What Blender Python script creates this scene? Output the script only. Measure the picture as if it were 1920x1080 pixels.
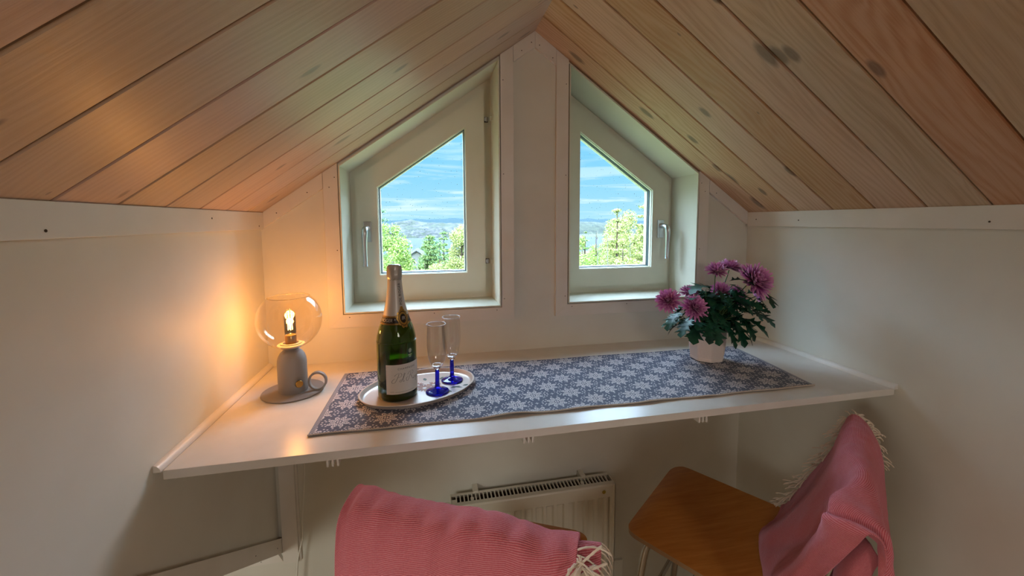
import bpy, bmesh, math, random
from mathutils import Vector, Matrix
random.seed(7)
PI = math.pi
SC = bpy.context.scene
COL = SC.collection
for o in list(bpy.data.objects): bpy.data.objects.remove(o)

# ------------------------------------------------------------------ camera
cam_d = bpy.data.cameras.new('camera'); cam = bpy.data.objects.new('camera', cam_d); COL.objects.link(cam)
F_PX, SHY = 753.38, -60.13
cam_d.sensor_fit = 'HORIZONTAL'; cam_d.sensor_width = 36.0
cam_d.lens = F_PX / 1920 * 36.0
cam_d.shift_y = SHY / 1920
cam_d.clip_start = 0.02; cam_d.clip_end = 5000
yaw, pit, rol = -.2027, -.0859, -.0052
cy, sy = math.cos(yaw), math.sin(yaw)
Fv = Vector((-sy*math.cos(pit), cy*math.cos(pit), math.sin(pit))); Rv = Vector((cy, sy, 0)); Uv = Rv.cross(Fv)
R2 = Rv*math.cos(rol) + Uv*math.sin(rol); U2 = -Rv*math.sin(rol) + Uv*math.cos(rol)
M = Matrix((R2, U2, -Fv)).transposed().to_4x4(); M.translation = Vector((.509, -1.376, .4593))
cam.matrix_world = M
SC.camera = cam

# ------------------------------------------------------------------ exposure
SC.view_settings.view_transform = 'Standard'; SC.view_settings.look = 'None'
SC.view_settings.exposure = 0.04; SC.view_settings.gamma = 1.0
SC.view_settings.use_curve_mapping = False

def lin(c):
    if isinstance(c, str):
        c = [int(c[i:i+2], 16)/255 for i in (0, 2, 4)]
    return tuple((x/12.92 if x <= .04045 else ((x+.055)/1.055)**2.4) for x in c[:3]) + (1,)

class NT:
    """small node-graph helper"""
    def __init__(s, tree): s.t = tree; s.n = tree.nodes; s.l = tree.links
    def new(s, kind, **kw):
        nd = s.n.new(kind)
        for k, v in kw.items(): setattr(nd, k, v)
        return nd
    def put(s, sock, v):
        if hasattr(v, 'is_output') or isinstance(v, bpy.types.NodeSocket): s.l.new(v, sock)
        else: sock.default_value = v
    def math(s, op, a, b=None, c=None, clamp=False):
        nd = s.new('ShaderNodeMath', operation=op); nd.use_clamp = clamp
        s.put(nd.inputs[0], a)
        if b is not None: s.put(nd.inputs[1], b)
        if c is not None: s.put(nd.inputs[2], c)
        return nd.outputs[0]
    def comb(s, x, y, z=0.0):
        nd = s.new('ShaderNodeCombineXYZ'); s.put(nd.inputs[0], x); s.put(nd.inputs[1], y); s.put(nd.inputs[2], z); return nd.outputs[0]
    def sep(s, v):
        nd = s.new('ShaderNodeSeparateXYZ'); s.put(nd.inputs[0], v); return nd.outputs
    def noise(s, v, scale, detail=3, rough=.5, dist=0.0):
        nd = s.new('ShaderNodeTexNoise'); s.put(nd.inputs['Vector'], v); nd.inputs['Scale'].default_value = scale
        nd.inputs['Detail'].default_value = detail; nd.inputs['Roughness'].default_value = rough; nd.inputs['Distortion'].default_value = dist
        return nd.outputs['Fac']
    def ramp(s, f, stops, interp='LINEAR'):
        nd = s.new('ShaderNodeValToRGB'); cr = nd.color_ramp; cr.interpolation = interp
        while len(cr.elements) < len(stops): cr.elements.new(.5)
        for e, (p, c) in zip(cr.elements, stops): e.position = p; e.color = c if len(c) == 4 else (*c, 1)
        s.put(nd.inputs[0], f); return nd.outputs[0]
    def mix(s, f, a, b, mode='MIX'):
        nd = s.new('ShaderNodeMix', data_type='RGBA', blend_type=mode)
        s.put(nd.inputs[0], f); s.put(nd.inputs[6], a); s.put(nd.inputs[7], b); return nd.outputs[2]
    def bump(s, h, strength=.3, dist=.01):
        nd = s.new('ShaderNodeBump'); nd.inputs['Strength'].default_value = strength; nd.inputs['Distance'].default_value = dist
        s.put(nd.inputs['Height'], h); return nd.outputs[0]

# ------------------------------------------------------------------ world: hazy blue sky with thin clouds, bright overhead
world = bpy.data.worlds.new('sky'); SC.world = world; world.use_nodes = True
w = NT(world.node_tree); w.n.clear()
tc = w.new('ShaderNodeTexCoord').outputs['Generated']
sx, sy_, sz = w.sep(tc)
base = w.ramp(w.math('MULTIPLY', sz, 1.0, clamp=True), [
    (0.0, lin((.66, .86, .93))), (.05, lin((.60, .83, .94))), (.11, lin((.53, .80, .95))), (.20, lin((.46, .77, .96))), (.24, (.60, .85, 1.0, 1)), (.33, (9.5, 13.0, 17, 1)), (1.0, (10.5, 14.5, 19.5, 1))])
inv = w.math('DIVIDE', 1.0, w.math('MAXIMUM', w.math('ADD', sz, .06), .02))
cv = w.comb(w.math('MULTIPLY', sx, 2.2), w.math('MULTIPLY', sy_, 1.0), w.math('MULTIPLY', sz, 26.0))
n1 = w.noise(cv, 2.1, 6, .6, .5)
band = w.ramp(sz, [(0.0, (.35,)*3), (.045, (1,)*3), (.085, (.6,)*3), (.16, (.3,)*3), (.3, (.8,)*3)])
cf = w.math('MULTIPLY', w.ramp(n1, [(.46, (0,)*3), (.62, (1,)*3)]), band)
colr = w.mix(cf, base, lin((.86, .95, .96)))
# sky above the window view is boosted to light the room
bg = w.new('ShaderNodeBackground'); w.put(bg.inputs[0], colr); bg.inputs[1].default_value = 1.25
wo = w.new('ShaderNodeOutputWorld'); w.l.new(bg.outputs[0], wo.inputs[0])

# ------------------------------------------------------------------ lights
def add_light(name, kind, loc, energy, color, **kw):
    d = bpy.data.lights.new(name, kind); d.energy = energy; d.color = color
    for k, v in kw.items(): setattr(d, k, v)
    o = bpy.data.objects.new(name, d); COL.objects.link(o); o.location = loc; return o
sun = add_light('sun', 'SUN', (0, -50, 60), 5.0, (1, .93, .8), angle=math.radians(1.5))
sun.rotation_euler = Vector((.35, .8, -.55)).to_track_quat('-Z', 'Y').to_euler()
rear_fill = add_light("rear_fill_light", "AREA", (1.25, -2.85, .80), 7.5, (1, .92, .86), shape="RECTANGLE", size=.45, size_y=.45)  # added unseen fill behind the camera, not a fitting of the room
side_light = add_light('main_room_light', 'AREA', (-.95, -2.2, .55), 17, (.97, .97, .88), shape='RECTANGLE', size=.7, size_y=.7)
side_light.rotation_euler = (Vector((.9, 0, -.35)) - Vector((-.95, -2.2, .55))).to_track_quat('-Z', 'Y').to_euler()
rear_fill.rotation_euler = (Vector((.7, 0, .2)) - Vector((1.25, -2.85, .80))).to_track_quat('-Z', 'Y').to_euler()

# ------------------------------------------------------------------ materials
def mat(name, color, rough=.5, metal=0.0, spec=.5, trans=0.0, ior=1.45, coat=0.0, sheen=0.0):
    m = bpy.data.materials.new(name); m.use_nodes = True
    b = m.node_tree.nodes['Principled BSDF']
    b.inputs['Base Color'].default_value = lin(color)
    b.inputs['Roughness'].default_value = rough; b.inputs['Metallic'].default_value = metal
    b.inputs['Specular IOR Level'].default_value = spec; b.inputs['Transmission Weight'].default_value = trans
    b.inputs['IOR'].default_value = ior; b.inputs['Coat Weight'].default_value = coat
    b.inputs['Sheen Weight'].default_value = sheen
    return m, NT(m.node_tree), b
def textured(name, color, color2=None, scale=40, rough=.5, bump=.15, bdist=.002, **kw):
    m, g, b = mat(name, color, rough, **kw)
    c = g.new('ShaderNodeTexCoord').outputs['Object']
    n = g.noise(c, scale, 4, .55)
    if color2: g.l.new(g.mix(g.ramp(g.noise(c, scale*.12, 3), [(.35, (0,)*3), (.65, (1,)*3)]), lin(color), lin(color2)), b.inputs['Base Color'])
    g.l.new(g.bump(n, bump, bdist), b.inputs['Normal'])
    return m
M_WALL = textured('wall_paint', 'E2DFD3', 'DEDACD', 60, .55, .10, .001)
M_WHITE = textured('painted_trim', 'E8E2D9', 'E4DDD2', 90, .38, .10, .0006)
M_SASH = textured('painted_sash', 'DEDCCB', 'DAD8C6', 70, .42, .05, .0005)
M_BOARD = textured('worktop_paint', 'E2DCD4', 'DED8CF', 200, .30, .05, .0003)
M_DARK = mat('nail_hole', '3A2E26', .7)[0]
M_STEEL = mat('brushed_steel', 'C9CDD0', .28, 1.0)[0]
M_CHROME = mat('chrome_tube', 'B8B4AE', .14, 1.0)[0]
M_SCREW = mat('screw_head', 'E8E2CC', .2, 1.0)[0]
M_RAD = textured('radiator_enamel', 'E4DFCE', None, 90, .32, .04, .0004)
M_RADIN = mat('radiator_inside', '6B5B45', .8)[0]
M_GREY = textured('lamp_grey_paint', '9C958F', None, 160, .55, .06, .0004)
M_BRASS = mat('brass', 'B08A4A', .3, 1.0)[0]
M_CORD = mat('cord_plastic', 'E9E6DA', .4)[0]
M_POT = textured('pot_ceramic', 'EEDCD2', None, 50, .35, .03, .0005)
M_SOIL = textured('soil', '2B211A', None, 200, .95, .8, .004)
M_STEM = mat('plant_stem', '4C6B3A', .5)[0]
M_RUBBER = mat('rubber_foot', '2A2826', .6)[0]
M_FLOOR = textured('floor_boards', 'B79B78', 'A58A68', 20, .4, .1, .001)

# thin clear glass: mostly see-through, fresnel reflections
def thin_glass(name, tint=(1, 1, 1), refl=1.0, rough=0.0):
    m = bpy.data.materials.new(name); m.use_nodes = True; g = NT(m.node_tree); g.n.clear()
    tr = g.new('ShaderNodeBsdfTransparent'); tr.inputs[0].default_value = (*tint, 1)
    gl = g.new('ShaderNodeBsdfGlossy'); gl.inputs['Roughness'].default_value = rough; gl.inputs[0].default_value = (1, 1, 1, 1)
    lw = g.new('ShaderNodeLayerWeight'); lw.inputs[0].default_value = .5
    fr = g.math('MULTIPLY_ADD', g.math('POWER', lw.outputs['Facing'], 4.5), .85, .035)
    mx = g.new('ShaderNodeMixShader'); g.put(mx.inputs[0], g.math('MULTIPLY', fr, refl, clamp=True))
    g.l.new(tr.outputs[0], mx.inputs[1]); g.l.new(gl.outputs[0], mx.inputs[2])
    o = g.new('ShaderNodeOutputMaterial'); g.l.new(mx.outputs[0], o.inputs[0]); return m
M_PANE = thin_glass('window_glass', (.97, .99, .99), .8)
M_GLOBE = thin_glass('globe_glass', (.995, .975, .945), 1.0)
M_BULB = thin_glass('bulb_glass', (1, .93, .8), 1.0)
M_FLUTE = thin_glass('clear_flute_glass', (.965, .965, .965), 1.3)
M_BLUE, g_, b_ = mat('blue_glass', (.03, .07, .85), .02, trans=.85, ior=1.5)
M_BOTTLE, g_, b_ = mat('green_bottle_glass', (.36, .50, .12), .03, trans=.94, ior=1.5)
M_WINE = mat('dark_wine', (.035, .04, .02), .05, ior=1.34)[0]

# foil
M_FOIL, g, b = mat('silver_foil', 'B9B2AA', .40, .75)
c = g.new('ShaderNodeTexCoord').outputs['Object']
g.l.new(g.bump(g.noise(c, 55, 3), .35, .002), b.inputs['Normal'])
M_FOILW, g, b = mat('pale_foil_sleeve', 'C6C1BA', .42, .35)
c = g.new('ShaderNodeTexCoord').outputs['Object']; s3 = g.sep(c)
g.l.new(g.bump(g.noise(g.comb(g.math('MULTIPLY', s3[0], 160), g.math('MULTIPLY', s3[1], 160), g.math('MULTIPLY', s3[2], 12)), 1, 3), .3, .001), b.inputs['Normal'])
M_INK = mat('black_ink', '1C1A1A', .5)[0]
M_INKG = mat('grey_ink', '4A4644', .6)[0]
M_LABEL = mat('cream_label', 'D9D2C8', .55)[0]
M_GOLD = mat('gold_print', 'B28A45', .35, .7)[0]
M_BLACKB = mat('black_band', '17130F', .35)[0]
M_EMB = mat('etched_emblem', '9AA58A', .6)[0]
M_EMIT, g, b = mat('glowing_filament', (1, .7, .25), .5)
b.inputs['Emission Color'].default_value = (1, .62, .2, 1); b.inputs['Emission Strength'].default_value = 16

# whitewashed pine boards; uv = metres along / across the board
def pine(name, c_light, c_mid, c_dark, knot, rough=.42, kamt=.22, kscale=(3.4, 8.33)):
    m, g, b = mat(name, 'C8A080', rough, spec=.5)
    uv = g.new('ShaderNodeUVMap', uv_map='UVMap').outputs[0]; u, v, _ = g.sep(uv)
    at = g.new('ShaderNodeAttribute', attribute_name='board').outputs['Fac']
    off = g.math('MULTIPLY', at, 37.0)
    kv = g.new('ShaderNodeTexVoronoi'); kv.feature = 'F1'; kv.voronoi_dimensions = '2D'
    nz = g.noise(g.comb(g.math('MULTIPLY', u, 14), g.math('MULTIPLY', v, 30), off), 1, 3)
    g.put(kv.inputs['Vector'], g.comb(g.math('ADD', g.math('MULTIPLY_ADD', u, kscale[0], off), g.math('MULTIPLY', nz, .08)), g.math('ADD', g.math('MULTIPLY', v, kscale[1]), g.math('MULTIPLY', nz, .06)), off)); kv.inputs['Scale'].default_value = 1.0
    kd = kv.outputs['Distance']; kr = g.sep(kv.outputs['Color'])[0]
    krad = g.math('MULTIPLY', g.math('SUBTRACT', kr, .18, clamp=True), kamt)      # some cells have no knot
    kmask = g.ramp(g.math('DIVIDE', kd, g.math('ADD', krad, .001)), [(.55, (1,)*3), (1.0, (0,)*3)])
    swirl = g.math('DIVIDE', .16, g.math('ADD', kd, .10))
    n_long = g.noise(g.comb(g.math('MULTIPLY', u, 1.6), g.math('MULTIPLY', v, 9), off), 1, 3, .5)
    ph = g.math('ADD', g.math('ADD', g.math('MULTIPLY', v, 420), g.math('MULTIPLY', n_long, 55)), g.math('MULTIPLY', swirl, 7))
    grain = g.math('MULTIPLY_ADD', g.math('SINE', ph), .5, .5)
    fine = g.noise(g.comb(g.math('MULTIPLY', u, 10), g.math('MULTIPLY', v, 420), off), 1, 4, .6)
    blot = g.noise(g.comb(g.math('MULTIPLY', u, 2.0), g.math('MULTIPLY', v, 14), off), 1, 4, .55)
    tone_f = g.math('ADD', g.math('MULTIPLY', grain, .14), g.math('ADD', g.math('MULTIPLY', fine, .40), g.math('MULTIPLY', blot, .50)))
    col = g.ramp(tone_f, [(.30, lin(c_dark)), (.55, lin(c_mid)), (.85, lin(c_light))])
    pv = g.new('ShaderNodeHueSaturation'); g.put(pv.inputs['Color'], col)
    g.put(pv.inputs['Value'], g.math('MULTIPLY_ADD', at, .16, .92)); g.put(pv.inputs['Saturation'], g.math('MULTIPLY_ADD', g.math('FRACT', g.math('MULTIPLY', at, 7.3)), .4, .80))
    g.put(pv.inputs['Hue'], g.math('MULTIPLY_ADD', g.math('FRACT', g.math('MULTIPLY', at, 3.7)), .03, .485))
    col = g.mix(g.math('MULTIPLY', kmask, .62), pv.outputs[0], lin(knot))
    g.l.new(col, b.inputs['Base Color'])
    g.l.new(g.bump(g.math('ADD', fine, g.math('MULTIPLY', grain, .2)), .12, .0015), b.inputs['Normal'])
    g.put(b.inputs['Roughness'], g.math('MULTIPLY_ADD', fine, .25, rough-.1))
    return m
M_PINE_L = pine('whitewashed_pine_left', 'D2B8A4', 'C6A996', 'B99A86', '75625A', .36, kamt=.14)
M_PINE_R = pine('whitewashed_pine_right', 'DCC2A8', 'D0B194', 'B8926F', '54463E', .5, kamt=.21)
M_GROOVE = mat('groove_backing', '5E3828', .8)[0]  # dark reddish backing in the gaps between boards

M_PLY, g, b = mat('amber_plywood', '9A5A1E', .35, coat=.3)
c = g.new('ShaderNodeTexCoord').outputs['Object']; s3 = g.sep(c)
gn = g.noise(g.comb(g.math('MULTIPLY', s3[0], 5), g.math('MULTIPLY', s3[1], 60), g.math('MULTIPLY', s3[2], 60)), 1.5, 4, .6)
g.l.new(g.ramp(gn, [(.3, lin('C47A2C')), (.7, lin('DA9442'))]), b.inputs['Base Color'])
M_PLYE = mat('plywood_edge', 'A5825C', .5)[0]

# woven wool throw: rose cloth with fine pale ribs; uv in metres
def throw(name, c1, c2, pitch=.0030):
    m, g, b = mat(name, 'C45A60', .85, sheen=.45)
    b.inputs['Sheen Tint'].default_value = lin((.95, .8, .9)); b.inputs['Sheen Roughness'].default_value = .4
    uv = g.new('ShaderNodeUVMap', uv_map='UVMap').outputs[0]; u, v, _ = g.sep(uv)
    wob = g.math('MULTIPLY', g.noise(uv, 60, 2), .0016)
    ph = g.math('MULTIPLY', g.math('ADD', v, wob), 2*PI/pitch)
    rib = g.math('MULTIPLY_ADD', g.math('SINE', ph), .5, .5)
    ph2 = g.math('MULTIPLY', g.math('ADD', u, wob), 2*PI/.0026)
    tw = g.math('MULTIPLY_ADD', g.math('SINE', ph2), .5, .5)
    f = g.math('ADD', g.math('MULTIPLY', rib, .62), g.math('MULTIPLY', g.noise(uv, 300, 2), .5))
    col = g.ramp(f, [(.30, lin(c1)), (.85, lin(c2))])
    g.l.new(col, b.inputs['Base Color'])
    h = g.math('ADD', rib, g.math('MULTIPLY', tw, .35))
    g.l.new(g.bump(h, .55, .0012), b.inputs['Normal'])
    return m
M_THROW = throw('rose_wool', 'C6525E', 'DC8A90', .0027)
M_FRINGE = mat('cream_wool_fringe', 'E8D5C0', .85, sheen=.4)[0]
M_GOLDB = M_GOLD
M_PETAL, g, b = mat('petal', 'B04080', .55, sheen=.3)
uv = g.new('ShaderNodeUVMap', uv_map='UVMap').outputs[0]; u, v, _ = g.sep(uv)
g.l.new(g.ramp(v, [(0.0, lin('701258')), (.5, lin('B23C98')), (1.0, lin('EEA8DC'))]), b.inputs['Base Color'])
M_LEAF, g, b = mat('chrysanthemum_leaf', '14432F', .5, spec=.3)
c = g.new('ShaderNodeTexCoord').outputs['Object']
g.l.new(g.ramp(g.noise(c, 30, 3), [(.3, lin('0C3024')), (.7, lin('1D5A3E'))]), b.inputs['Base Color'])

# ------------------------------------------------------------------ mesh builder
class MB:
    def __init__(s): s.v = []; s.f = []; s.mi = []; s.uv = []; s.at = []; s.mats = []
    def add(s, verts, faces, m=None, uvs=None, at=0.0):
        k = 0
        if m is not None:
            if m not in s.mats: s.mats.append(m)
            k = s.mats.index(m)
        o = len(s.v); s.v += [tuple(p) for p in verts]
        for i, f in enumerate(faces):
            s.f.append(tuple(o+j for j in f)); s.mi.append(k); s.at.append(at)
            s.uv.append([uvs[j] for j in f] if uvs else [(0, 0)]*len(f))
        return s
    def box(s, a, b, m=None, at=0.0, bev=0.0):
        x0, y0, z0 = a; x1, y1, z1 = b
        if x0 > x1: x0, x1 = x1, x0
        if y0 > y1: y0, y1 = y1, y0
        if z0 > z1: z0, z1 = z1, z0
        if bev <= 0:
            V = [(x0,y0,z0),(x1,y0,z0),(x1,y1,z0),(x0,y1,z0),(x0,y0,z1),(x1,y0,z1),(x1,y1,z1),(x0,y1,z1)]
            Fc = [(0,3,2,1),(4,5,6,7),(0,1,5,4),(1,2,6,5),(2,3,7,6),(3,0,4,7)]
            return s.add(V, Fc, m, at=at)
        bm = bmesh.new(); r = bmesh.ops.create_cube(bm, size=1)
        for q in bm.verts: q.co = Vector(((x0+x1)/2+q.co.x*(x1-x0), (y0+y1)/2+q.co.y*(y1-y0), (z0+z1)/2+q.co.z*(z1-z0)))
        bmesh.ops.bevel(bm, geom=list(bm.edges), offset=bev, segments=2, affect='EDGES', profile=.5)
        bm.verts.index_update(); s.add([q.co[:] for q in bm.verts], [[q.index for q in f.verts] for f in bm.faces], m, at=at); bm.free(); return s
    def prism(s, poly, ext, m=None, at=0.0):
        """poly: list of 3-D points (planar), ext: extrusion vector"""
        e = Vector(ext); n = len(poly); V = [tuple(Vector(p)) for p in poly] + [tuple(Vector(p)+e) for p in poly]
        Fc = [tuple(range(n)), tuple(reversed(range(n, 2*n)))] + [(i, n+i, n+(i+1) % n, (i+1) % n) for i in range(n)]
        return s.add(V, Fc, m, at=at)
    def lathe(s, prof, c=(0, 0, 0), seg=48, m=None, cap0=False, cap1=False, ax=None):
        """profile of (r, h) round +z (or round the axes given by ax = (X, Y, Z))"""
        X, Y, Z = ax or (Vector((1,0,0)), Vector((0,1,0)), Vector((0,0,1))); C = Vector(c)
        V = []; Fc = []; n = len(prof)
        for r, h in prof:
            for k in range(seg):
                a = 2*PI*k/seg; V.append(tuple(C + X*r*math.cos(a) + Y*r*math.sin(a) + Z*h))
        for i in range(n-1):
            for k in range(seg):
                k2 = (k+1) % seg; Fc.append((i*seg+k, i*seg+k2, (i+1)*seg+k2, (i+1)*seg+k))
        if cap0: Fc.append(tuple(reversed(range(seg))))
        if cap1: Fc.append(tuple(range((n-1)*seg, n*seg)))
        return s.add(V, Fc, m)
    def tube(s, pts, r, seg=8, m=None, closed=False, caps=True):
        P = [Vector(p) for p in pts]; n = len(P); V = []; Fc = []
        rr = r if isinstance(r, (list, tuple)) else [r]*n
        up = None
        for i in range(n):
            if closed: t = (P[(i+1) % n] - P[i-1])
            else: t = P[min(i+1, n-1)] - P[max(i-1, 0)]
            if t.length < 1e-9: t = Vector((0, 0, 1))
            t.normalize()
            if up is None:
                up = Vector((0, 0, 1)) if abs(t.z) < .9 else Vector((1, 0, 0))
            a = up - t*up.dot(t)
            if a.length < 1e-6: a = t.orthogonal()
            a.normalize(); b = t.cross(a); up = a
            for k in range(seg):
                q = 2*PI*k/seg; V.append(tuple(P[i] + a*rr[i]*math.cos(q) + b*rr[i]*math.sin(q)))
        m_ = n if closed else n-1
        for i in range(m_):
            j = (i+1) % n
            for k in range(seg): k2 = (k+1) % seg; Fc.append((i*seg+k, i*seg+k2, j*seg+k2, j*seg+k))
        if caps and not closed: Fc.append(tuple(reversed(range(seg)))); Fc.append(tuple(range((n-1)*seg, n*seg)))
        return s.add(V, Fc, m)
    def grid(s, rows, m=None, uvs=None, closed=False):
        nr = len(rows); nc = len(rows[0]); V = [p for r in rows for p in r]; U = [p for r in uvs for p in r] if uvs else None; Fc = []
        for i in range(nr-1):
            for j in range(nc if closed else nc-1):
                j2 = (j+1) % nc; Fc.append((i*nc+j, i*nc+j2, (i+1)*nc+j2, (i+1)*nc+j))
        return s.add(V, Fc, m, U)
    def sphere(s, c, r, m=None, seg=12, rings=8, sc=(1, 1, 1)):
        prof = [(max(r*math.sin(PI*i/rings), 1e-5), -r*math.cos(PI*i/rings)*sc[2]) for i in range(rings+1)]
        return s.lathe(prof, c, seg, m)
    def build(s, name, m=None, parent=None, smooth=False, loc=None, bevel=0.0, auto=None):
        me = bpy.data.meshes.new(name)
        L = Vector(loc) if loc is not None else None
        me.from_pydata([tuple(Vector(p)-L) for p in s.v] if L is not None else s.v, [], s.f)
        for mm in (s.mats or [m]): me.materials.append(mm if mm else m)
        if s.mats and m and m not in s.mats: pass
        uvl = me.uv_layers.new(name='UVMap'); k = 0
        flat = []
        for f in s.uv:
            for q in f: flat += [q[0], q[1]]
        uvl.data.foreach_set('uv', flat)
        me.polygons.foreach_set('material_index', s.mi)
        if any(s.at):
            a = me.attributes.new('board', 'FLOAT', 'FACE'); a.data.foreach_set('value', s.at)
        bm = bmesh.new(); bm.from_mesh(me)
        if smooth and not s.keep(): bmesh.ops.remove_doubles(bm, verts=bm.verts, dist=1e-6)
        bmesh.ops.recalc_face_normals(bm, faces=bm.faces); bm.to_mesh(me); bm.free()
        if smooth:
            me.polygons.foreach_set('use_smooth', [True]*len(me.polygons))
            if auto is not None:
                me.set_sharp_from_angle(angle=auto)
        me.update()
        o = bpy.data.objects.new(name, me); COL.objects.link(o)
        if bevel:
            md = o.modifiers.new('bevel', 'BEVEL'); md.width = bevel; md.segments = 2; md.limit_method = 'ANGLE'; md.angle_limit = .6
        if L is not None: o.location = L
        if parent is not None:
            o.parent = parent
            if L is None: o.matrix_parent_inverse = Matrix.Translation(-parent.location)
            else: o.location = L - parent.location
        return o
    def keep(s): return False

def empty(name, loc, label, cat, group=None, kind=None):
    o = bpy.data.objects.new(name, None); COL.objects.link(o); o.location = loc; o.empty_display_size = .05
    tag(o, label, cat, group, kind); return o
def tag(o, label=None, cat=None, group=None, kind=None):
    if label: o['label'] = label
    if cat: o['category'] = cat
    if group: o['group'] = group
    if kind: o['kind'] = kind
    return o
def struct(o, label=None, cat=None): return tag(o, label, cat, None, 'structure')

# ------------------------------------------------------------------ setting: the dormer
W = 1.7456; XM = W/2; ZE = .4836; ZA = 1.097; SL = (ZA-ZE)/XM; FL = -1.05; T = .012
TH = math.atan(SL); cT, sT = math.cos(TH), math.sin(TH)
def zr(x): return ZE + SL*min(x, W-x)

# window outlines (x0 outer .. ) for the left window; the right one is mirrored
WX0, WX1, WZ0 = .2330, .7495, .163
CO0, CO1, CZ0 = .1865, .7968, .1175
def mx(x, mir): return W-x if mir else x
def opening(inset=0.0, top=.010, mir=False):
    a, b = WX0+inset, WX1-inset
    P = [(a, WZ0+inset), (b, WZ0+inset), (b, ZE+SL*b-top-inset*1.22), (a, ZE+SL*a-top-inset*1.22)]
    return [(mx(x, mir), z) for x, z in P]

def wall_back():
    mb = MB(); y0, y1 = 0.0, .19
    def quad(P): mb.prism([(x, y0, z) for x, z in P], (0, y1-y0, 0), M_WALL)
    quad([(-1.6, FL), (W, FL), (W, WZ0), (-1.6+1.6, WZ0), (0, -.60), (-1.6, -.60)])
    quad([(0, WZ0), (WX0, WZ0), (WX0, zr(WX0)+.02), (0, ZE+.02)])
    quad([(WX1, WZ0), (W-WX1, WZ0), (W-WX1, zr(WX1)+.02), (XM, ZA+.02), (WX1, zr(WX1)+.02)])
    quad([(W-WX0, WZ0), (W, WZ0), (W, ZE+.02), (W-WX0, zr(WX0)+.02)])
    for mir in (False, True):
        O = opening(0, .010, mir); A, B = O[3], O[2]
        quad([A, B, (B[0], B[1]+.05), (A[0], A[1]+.05)])
    return struct(mb.build('wall_back', M_WALL), 'cream painted end wall holding both windows and the radiator', 'wall')
wall_back()
mb = MB(); mb.prism([(0, .19, -.633), (0, .19, .56), (0, -1.70, .56)], (-.09, 0, 0), M_WALL)
# keep the lower edge parallel with the sloping roof
wl = MB(); wl.prism([(0, 0, -.633), (0, 0, .55), (0, -1.69, .55)], (-.09, 0, 0), M_WALL)
struct(wl.build('wall_left', M_WALL), 'pale dormer wall at the left, glowing orange beside the lamp', 'wall')
wr = MB(); wr.box((W, .19, FL), (W+.1, -4.2, 1.5), M_WALL)
struct(wr.build('wall_right', M_WALL), 'pale wall at the right behind the potted flowers', 'wall')
fl = MB(); fl.box((-1.7, .19, FL-.1), (W+.1, -4.3, FL), M_FLOOR); struct(fl.build('floor', M_FLOOR), 'wooden floor of the room', 'floor')
rw = MB(); rw.box((-1.7, -4.2, FL), (W+.1, -4.3, 1.5), M_WALL); struct(rw.build('wall_rear', M_WALL), 'pale wall behind the viewer', 'wall')
rs = MB(); rs.box((-1.7, .19, FL), (-1.6, -4.2, 1.5), M_WALL); struct(rs.build('wall_side', M_WALL), 'pale far side wall of the main room', 'wall')
# sloping main roof left of the dormer and flat ceiling behind
ms = MB(); yt = -(1.45+.633)/.70
ms.prism([(-1.6, .19, -.60), (-1.6, .19, -.45), (-1.6, yt, 1.60), (-1.6, yt, 1.45)], (1.51, 0, 0), M_PINE_L, at=.5)
struct(ms.build('ceiling_slope', M_PINE_L), 'sloping main roof lining left of the dormer', 'ceiling')
mf = MB(); mf.box((-1.7, -2.6, 1.45), (W+.1, -4.3, 1.55), M_WALL); mf.box((-1.7, -2.5, 1.45), (.0, -3.0, 1.55), M_WALL)
mf.prism([(-.09, -2.55, ZE-.2), (-.09, -2.55, 1.5), (W+.1, -2.55, 1.5), (W+.1, -2.55, ZE+.1), (W, -2.55, ZE+.1), (XM, -2.55, ZA+.1), (0, -2.55, ZE+.1), (0, -2.55, ZE-.2)], (0, -.06, 0), M_WALL)
struct(mf.build('ceiling_flat', M_WALL), 'flat white ceiling over the main room', 'ceiling')

def slope_planks(name, left, y_first, pitch, m, label):
    mb = MB(); yb = [.02, y_first]; rnd = random.Random(11 if left else 23)
    while yb[-1] > -2.6: yb.append(yb[-1]-pitch)
    X = Vector((cT, 0, sT)) if left else Vector((-cT, 0, sT)); O = Vector((0, 0, ZE)) if left else Vector((W, 0, ZE))
    N = Vector((-sT, 0, cT)) if left else Vector((sT, 0, cT)); Lr = XM/cT; g = .0016; bv = .0022
    def P(d, y, h): return tuple(O + X*d + N*h + Vector((0, y, 0)))
    for i in range(len(yb)-1):
        a, b = yb[i]-g, yb[i+1]+g; at = rnd.uniform(.05, .98)
        prof = [(a, .012), (a, bv), (a-bv, 0), (b+bv, 0), (b, bv), (b, .012)]
        V = [P(-.004, y, h) for y, h in prof] + [P(Lr + h*sT/cT, y, h) for y, h in prof]; n = len(prof)
        uvs = [(i*1.37, y) for y, h in prof] + [(Lr+i*1.37, y) for y, h in prof]
        mb.add(V, [(j, j+1, n+j+1, n+j) for j in range(n-1)], m, uvs, at)
    mb.add([P(-.05, .19, .0115), P(Lr+.02, .19, .0115), P(Lr+.02, -2.62, .0115), P(-.05, -2.62, .0115)], [(0, 1, 2, 3)], M_GROOVE)
    V = [P(-.25, .25, .02), P(Lr+.1, .25, .02), P(Lr+.1, -2.62, .02), P(-.25, -2.62, .02)]
    mb.prism(V, N*.16, M_WALL)
    return struct(mb.build(name, m), label, 'ceiling')
slope_planks('ceiling_left', True, -.1131, .1200, M_PINE_L, 'whitewashed pine boards on the left roof slope')
slope_planks('ceiling_right', False, -.1085, .1202, M_PINE_R, 'whitewashed pine boards on the right roof slope, full of knots')

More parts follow.
